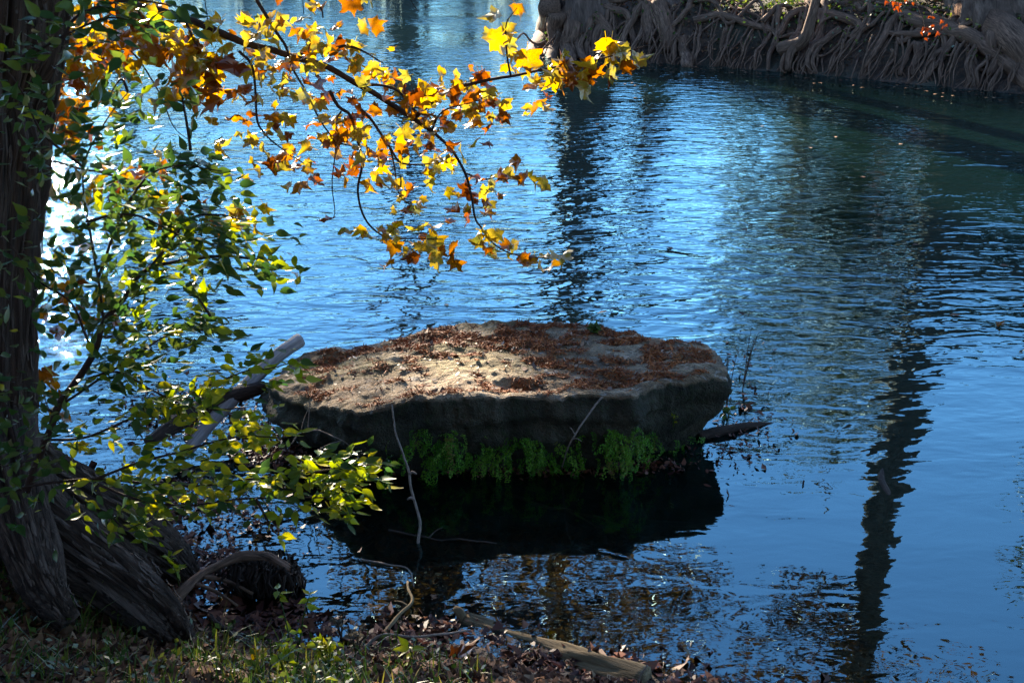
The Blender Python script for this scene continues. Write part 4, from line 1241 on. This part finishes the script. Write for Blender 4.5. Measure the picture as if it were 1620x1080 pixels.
log('arched_root', 'weathered root arching over wet leaves at the near water edge', 'root', [PZ(268, 962, .05), P(290, 935, 5.0), P(318, 910, 5.1), P(350, 893, 5.15), P(385, 880, 5.2), P(425, 886, 5.2), P(460, 905, 5.15), PZ(480, 925, -.02)], [.034, .028, .022, .022, .032, .038, .026, .012], MAT_ROOT, 16, .5,
    [(.3, (.9, -.1, -.3), .28, .016), (.22, (.8, -.35, -.2), .3, .012)])
# matted root fibres under the arch
rm = thing('root_mat', 'dark dripping mat of root fibres hanging beneath the arched root', 'root mat', PZ(410, 920))
mb = MB(); rr_ = random.Random(2)
for _ in range(260):
    px = rr_.uniform(365, 470); e = P(px, 884 + abs(px - 410) * .15, 5.18); g = PZ(px + rr_.gauss(0, 10), 925 + rr_.uniform(-8, 22), 0)
    p1 = e + Vector((rr_.gauss(0, .02), rr_.gauss(0, .05), 0)); mb.tube([p1, p1.lerp(g, .5) + Vector((rr_.gauss(0, .02), rr_.gauss(0, .03) - .03, .03)), g], [.008, .006, .003], 4, cap=False)
tag(mb.build('fibre', MAT_ROT, rm), 'dark wet root fibres', None, None, 'stuff')

def stick(name, label, pts, r0, r1, mat=MAT_STICK, forks=(), cat='stick'):
    t = thing(name, label, cat, pts[0])
    path = smooth_path(pts, 6); N = len(path)
    path = [p + Vector((noise.noise(p * 9), noise.noise(p * 9 + Vector((2, 0, 0))), noise.noise(p * 9 + Vector((0, 3, 0))))) * .012 for p in path]
    MB().tube(path, [r0 + (r1 - r0) * i / (N - 1) for i in range(N)], 7, .2, 25).build('stem', mat, t)
    for k, d, L in forks:
        p = path[int(k * (N - 1))]; d = Vector(d)
        MB().tube(smooth_path([p, p + d * L * .5, p + d * L + Vector((0, 0, -.02))], 3), list(np.linspace(r1 * 1.2, r1 * .5, 7)), 5).build('side_twig', mat, t)
stick('bare_stick', 'thin pale stick standing upright in the water before the boulder', [P(620, 638, 5.95), P(628, 690, 5.87), P(645, 740, 5.8), P(655, 790, 5.74), P(664, 830, 5.7), PZ(660, 866, -.02)], .0045, .009, MAT_STICK, [(.45, (.8, -.2, .4), .05), (.62, (-.7, -.2, .4), .05)])
stick('fallen_twig', 'pale twig propped against the mossy boulder face between the ferns', [rock_front(952, 624)[0] + Vector((0, -.03, 0)), P(922, 668, 6.3), P(900, 705, 6.28), PZ(888, 742, .03)], .006, .004, MAT_STICK, [(.5, (-.3, 0, .7), .1), (.6, (.4, -.3, .2), .12)])
stick('fallen_twig', 'dark wet stick lying across the leaf mud at the bottom', [PZ(330, 975, .02), PZ(372, 1008, .03), PZ(410, 1032, .05), PZ(445, 1054, .06)], .014, .010, MAT_ROT)
stick('fallen_twig', 'pale bent twig lying in the lit grass at the bottom edge', [PZ(330, 1040, .10), PZ(375, 1052, .13), PZ(420, 1070, .16), PZ(460, 1086, .2)], .009, .006, MAT_STICK)
stick('fallen_twig', 'grey twig reaching from the mud to the sunken log end', [PZ(575, 1025, .02), PZ(598, 1005, .06), PZ(640, 1008, .05), PZ(690, 1004, .05), PZ(738, 996, .05)], .008, .005, MAT_STICK)
stick('floating_twig', 'forked twig floating flat at the foot of the upright stick', [PZ(615, 838, .008), PZ(660, 848, .008), PZ(700, 852, .008), PZ(785, 858, .006)], .006, .004, MAT_ROT, [(.5, (.5, .8, .15), .14)])
stick('floating_twig', 'thin twig lying on the water among leafy reflections left of the stick', [PZ(570, 885, .006), PZ(610, 893, .008), PZ(645, 898, .008), PZ(655, 930, .0)], .006, .003, MAT_STICK)
stick('dead_bramble', 'wiry dead stem looping from the dark hollow at the boulder left', [P(462, 700, 6.4), P(476, 684, 6.4), P(500, 680, 6.35), P(530, 692, 6.3), P(552, 704, 6.3), P(575, 735, 6.25)], .005, .003, MAT_STICK, [(.7, (-.8, 0, -.25), .2), (.3, (.1, 0, .9), .25), (.2, (.25, 0, .8), .2)], 'stem')
stick('sunken_branch', 'long brown branch lying on the shallow bottom before the sunken log', [PZ(690, 985, -.03), PZ(760, 930, -.05), PZ(830, 890, -.08), PZ(900, 870, -.14)], .014, .008, MAT_WETLOG, [(.4, (.9, .2, 0), .4), (.2, (-.6, .7, 0), .35)])
stick('sunken_branch', 'crooked brown branch lying on the bottom below the boulder', [PZ(800, 780, -.1), PZ(860, 800, -.08), PZ(920, 812, -.08), PZ(985, 830, -.1)], .012, .007, MAT_WETLOG, [(.5, (.6, -.6, 0), .35)])
stick('drowned_limb', 'branch with peeling orange bark leaning into the shallows at centre', [PZ(604, 1004, .0), PZ(628, 978, .02), PZ(650, 950, .035), PZ(644, 918, .04)], .011, .006, MAT_WETLOG, [(.6, (-.6, .5, .1), .12)])
stick('upright_twig', 'thin grey twig poking up at the right end of the sunken log', [PZ(1008, 1092, .05), P(1012, 1068, 4.25), P(1022, 1052, 4.25)], .005, .003, MAT_STICK)

# ------------------------------------------------------------------ near bank: leaves, grass, weeds
lr = random.Random(21)
LP = []; WP = []
for _ in range(60000):
    px = lr.uniform(-60, 1080); py = lr.uniform(860, 1140)
    q = PZ(px, py, .0)
    x, y = q.x, q.y
    LP.append((x + lr.uniform(-.2, .2), y - lr.uniform(0, 1.4)))
LP = np.array(LP)
LP = LP[:26000]
h, d = ground_h(LP[:, 0], LP[:, 1])
dn = side_dist(LP[:, 0], LP[:, 1], NEAR)
land = dn < 0
pl = np.stack([LP[:, 0], LP[:, 1], h + .012], 1)[land & (RNG.random(len(LP)) < .55)]
tag(link('leaf_litter', quads_mesh('leaf_litter', leaf_hex(pl, .046, .026, 1.0), 6, MAT_LITTER, RNG.random(len(pl)))), 'brown dead leaves covering the shaded near bank', 'leaves', kind='stuff')
# sodden leaves in the shallows: on the bottom, and packed at the surface near the shore
n = 30000
ax = RNG.uniform(-2.6, 1.4, n); ay = RNG.uniform(4.2, 6.6, n)
dn = side_dist(ax, ay, NEAR); hb = ground_h(ax, ay)[0]
cl = vnoise(ax, ay, 2.4, 8.0)
onbed = (dn > -.05) & (dn < 2.2) & (RNG.random(n) < .8 * np.exp(-np.clip(dn, 0, 9) * .8))
pb = np.stack([ax, ay, np.minimum(hb + .012, -.008)], 1)[onbed]
tag(link('sunken_leaves', quads_mesh('sunken_leaves', leaf_hex(pb, .065, .042, 1.6), 6, MAT_WETLITTER, RNG.random(len(pb)))), 'reddish sunken leaves on the shallow bottom', 'leaves', kind='stuff')
sf_ = (dn > -.12) & (dn < .55) & (cl > -.12 + dn * 1.2) & (RNG.random(n) < .62) & (ax < .55)
ps = np.stack([ax, ay, np.where(dn < 0, hb + .012, .006 + RNG.random(n) * .014)], 1)[sf_]
# small rafts: left of the boulder and round its right foot
def raft(px, py, sx_, sy_, k):
    out_ = []
    for _ in range(k):
        q = PZ(px + lr.gauss(0, sx_), py + lr.gauss(0, sy_), .006); out_.append((q.x, q.y, .006 + lr.random() * .008))
    return np.array(out_)
rafts = [raft(270, 660, 40, 22, 500), (raft(340, 640, 40, 18, 400)), raft(410, 690, 30, 20, 500), raft(450, 720, 45, 12, 450), raft(380, 830, 60, 30, 220), raft(300, 780, 50, 30, 300), raft(1170, 640, 26, 55, 130), raft(1200, 690, 35, 35, 70), raft(1130, 720, 30, 14, 60), raft(830, 746, 110, 5, 260), raft(1010, 738, 50, 6, 160)]
ps = np.concatenate([ps] + rafts)
tag(link('floating_leaves', quads_mesh('floating_leaves', leaf_hex(ps, .033, .016, 1.2), 6, MAT_WETLITTER, RNG.random(len(ps)))), 'wet red brown leaves packed in drifts along the near water edge', 'leaves', kind='stuff')

MAT_GRASS = leaf_mat('grass_green', [(0, (.025, .055, .012)), (.5, (.06, .10, .02)), (.85, (.15, .16, .03)), (1, (.28, .22, .06))], .4, .5, 'attr', veins=1, gloss=.08)
def blades(base, L, W, rng, droop=.5):
    n = len(base)
    ang = rng.uniform(0, 2 * PI, n); dirx = np.cos(ang); diry = np.sin(ang)
    L = L * rng.uniform(.5, 1.4, n); lean = rng.uniform(.15, .9, n)
    sxv = -diry * W; syv = dirx * W
    seg = []
    for t in (0, .4, .75, 1.0):
        out_ = L * lean * t ** 1.5; up = L * (t - droop * lean * t * t)
        seg.append(np.stack([base[:, 0] + dirx * out_, base[:, 1] + diry * out_, base[:, 2] + up], 1))
    side = np.stack([sxv, syv, np.zeros(n)], 1)
    wds = (1, .9, .6, .06); Q = np.empty((n, 3, 4, 3))
    for i in range(3):
        Q[:, i, 0] = seg[i] - side * wds[i]; Q[:, i, 1] = seg[i] + side * wds[i]
        Q[:, i, 2] = seg[i + 1] + side * wds[i + 1]; Q[:, i, 3] = seg[i + 1] - side * wds[i + 1]
    return Q.reshape(-1, 3)
gb = []
for _ in range(230):
    px = lr.uniform(-40, 560) if lr.random() < .8 else lr.uniform(400, 760); py = lr.uniform(880, 1110) if px < 260 else lr.uniform(1000 + (px - 260) * .09, 1120)
    q = P(px, py, 4.4); 
    # drop on the ground along the sight line
    d_ = ray(px, py); T = np.linspace(2.5, 8, 160); hx = ground_h(C0.x + d_.x * T, C0.y + d_.y * T, False)[0]; hit = np.where(C0.z + d_.z * T < hx)[0]
    if not len(hit): continue
    q = C0 + d_ * T[hit[0]]
    if side_dist(np.array([q.x]), np.array([q.y]), NEAR)[0] > -.02: continue
    for _ in range(lr.randint(4, 12)):
        x = q.x + lr.gauss(0, .05); y = q.y + lr.gauss(0, .05); gb.append((x, y, gh(x, y) - .005))
gb = np.array(gb)
tag(link('grass', quads_mesh('grass', blades(gb, .11, .0032, RNG), 4, MAT_GRASS, np.repeat(RNG.random(len(gb)), 3))), 'thin green and yellowing grass on the near bank', 'grass', kind='stuff')
# low leafy ground cover
gc = []
for q in gb[::9]:
    for _ in range(5): gc.append((q[0] + lr.gauss(0, .06), q[1] + lr.gauss(0, .06), q[2] + lr.uniform(.02, .09)))
gc = np.array(gc)
tag(link('near_ground_cover', quads_mesh('near_ground_cover', leaf_quads(gc, .035, .02, .6), 4, MAT_IVY, RNG.random(len(gc)))), 'small round green leaves among the grass on the near bank', 'plants', kind='stuff')

def weed(label, base, hgt, stems, mat_i, nleaf, size, lean=(0, 0), cat='weed', name='weed'):
    t = thing(name, label, cat, base)
    for s in range(stems):
        a = lr.uniform(0, 2 * PI); sp = lr.uniform(.05, .35) * hgt
        topp = Vector(base) + Vector((math.cos(a) * sp + lean[0], math.sin(a) * sp + lean[1], hgt * lr.uniform(.7, 1.05)))
        path = smooth_path([Vector(base), Vector(base).lerp(topp, .55) + Vector((0, 0, .12 * hgt)), topp], 6)
        MB().tube(path, list(np.linspace(.004, .0015, len(path))), 5, cap=False).build('stem', MAT_DARKBARK if mat_i == 2 else GM[0], t)
        for _ in range(nleaf):
            i = lr.randint(len(path) // 4, len(path) - 1)
            v_, f_ = GSH[lr.randrange(6)]
            key = ('w', mat_i, lr.randrange(6))
            if key not in WM:
                mb_ = MB(); vv, ff = GSH[key[2]]; mb_.v = [Vector(p) for p in vv]; mb_.f = ff
                WM[key] = mb_.mesh('leaf', WMAT[mat_i])
            o = link('leaf', WM[key], t)
            o.matrix_basis = frame(path[i], Vector((lr.gauss(0, 1), lr.gauss(0, 1), lr.gauss(.1, .5))), Vector((lr.gauss(0, .4), lr.gauss(-.3, .4), 1)), size * lr.uniform(.6, 1.2))
WM = {}; WMAT = [GM[0], GM[1], MAT_DARKBARK if False else leaf_mat('dry_weed_leaf', [(0, (.05, .045, .03)), (1, (.14, .11, .07))], .3, .6, veins=1)]
def gpt(px, py):
    d_ = ray(px, py); T = np.linspace(2.5, 9, 300); hx = ground_h(C0.x + d_.x * T, C0.y + d_.y * T, False)[0]; hit = np.where(C0.z + d_.z * T < np.maximum(hx, 0))[0]
    q = C0 + d_ * T[hit[0]] if len(hit) else PZ(px, py)
    return q
weed('bright lime weed growing from the cypress buttress root', P(232, 872, 5.05), .2, 3, 1, 12, .06)
weed('slender lime plant between the cypress root and the arched root', PZ(285, 935, .05), .2, 2, 1, 7, .07)
weed('small green weed in the cleft between the two buttress roots', P(165, 890, 4.75), .08, 4, 0, 5, .04)
weed('tall thin weed with sparse yellow leaves at the bottom centre left', gpt(468, 1062), .42, 2, 1, 9, .055)
weed('leafy yellow green weed low beside the pale bent twig', gpt(450, 1072), .16, 5, 1, 9, .045)
weed('bushy yellow green weed in the leaf mud right of the tall thin one', gpt(520, 1060), .17, 7, 1, 10, .038)
weed('grey seeding weed standing above the leaf mud at the bottom', gpt(565, 1045), .20, 6, 2, 10, .03)
weed('single green shoot before the grey twig at the bottom centre', gpt(655, 1060), .16, 2, 1, 6, .055)
weed('pale seeding weed beside the tall thin yellow one', gpt(540, 1010), .14, 5, 2, 9, .028)
hp = rock_hit(PZ(940, 528, .48).x, PZ(940, 528, .48).y) or PZ(940, 528, .48)
weed('small dark green plant growing on the back of the boulder top', hp, .06, 7, 0, 7, .05, name='small_plant', cat='plant')
weed('wiry dry weed standing in the water off the right boulder tip', PZ(1150, 640), .33, 6, 2, 10, .022, (.06, .1), name='dry_weed')
weed('taller wiry dry weed rising behind the right end of the boulder', PZ(1175, 615), .42, 4, 2, 10, .02, (.04, .1), name='dry_weed')
weed('small green waterside plant at the right foot of the boulder', PZ(1150, 668), .12, 4, 0, 5, .055)
weed('dry yellow weed at the dark left end of the boulder', PZ(425, 668, .05), .3, 6, 1, 5, .03, (.05, 0), name='dry_weed')
weed('little yellow leaved sprig on the right of the boulder face', (rock_front(1065, 668)[0] or PZ(1065, 680)) + Vector((0, -.02, -.02)), .1, 2, 1, 4, .03, name='sprig', cat='sprig')
# blades of tall grass caught by light
for k, (px, py, L, lab) in enumerate([(345, 1040, .26, 'tall lime grass tuft at the water edge below the buttress root'), (130, 1010, .2, 'tall grass tuft in the shade under the cypress roots'), (410, 1080, .2, 'lime grass tuft at the bottom edge beside the pale bent twig')]):
    b = gpt(px, py); t = thing('grass_tuft', lab, 'grass', b)
    for q in range(9):
        me_ = quads_mesh('blade', blades(np.array([[b.x + lr.gauss(0, .015), b.y + lr.gauss(0, .015), b.z - .005]]), L, .005, RNG, .35), 4, MAT_GRASS, np.repeat([.6 + .25 * lr.random()], 3))
        link('blade', me_, t)

# single leaves afloat, orange vine on the far bank
def single_leaf(label, pos, mi, size):
    v_, f_ = SSH[2]
    mb_ = MB(); mb_.v = [Vector(p) for p in v_]; mb_.f = f_
    o = link('fallen_leaf', mb_.mesh('fallen_leaf', SM[mi])); o.matrix_basis = frame(pos, Vector((1, .3, 0)), Vector((.1, 0, 1)), size)
    tag(o, label, 'leaf')
single_leaf('lone orange leaf floating near the right edge of the river', PZ(1580, 515, .012), 2, .055)
single_leaf('large pale brown leaf lying on wet leaves at the bottom centre', gpt(722, 1052) + Vector((0, 0, .03)), 2, .09)
single_leaf('tan leaf lying in the leaf mud beside the dark wet stick', gpt(405, 1050) + Vector((0, 0, .03)), 0, .06)
vine = thing('orange_vine', 'orange leaved vine hanging over the roots on the far bank', 'vine', P(1450, 20, 22.2))
MB().tube(smooth_path([P(1440, -20, 22.4), P(1452, 10, 22.3), P(1462, 35, 22.2), P(1465, 62, 22.1)], 5), list(np.linspace(.012, .005, 16)), 5).build('stem', MAT_DARKBARK, vine)
vm = MB(); vv, ff = SSH[1]; vm.v = [Vector(p) for p in vv]; vm.f = ff; vmesh = vm.mesh('leaf', leaf_mat('orange_vine_leaf', [(0, (.30, .075, .025)), (1, (.20, .05, .02))], .3, gloss=.1))
for _ in range(26):
    px = lr.gauss(1440, 22) if lr.random() < .65 else lr.gauss(1464, 9); py = lr.uniform(-10, 18) if px < 1452 else lr.uniform(25, 62)
    o = link('leaf', vmesh, vine); o.matrix_basis = frame(P(px, py, 22.15 + lr.uniform(-.1, .1)), Vector((lr.gauss(0, .5), lr.gauss(0, .4), -1)), Vector((lr.gauss(0, .4), -1, .4)), lr.uniform(.04, .075))
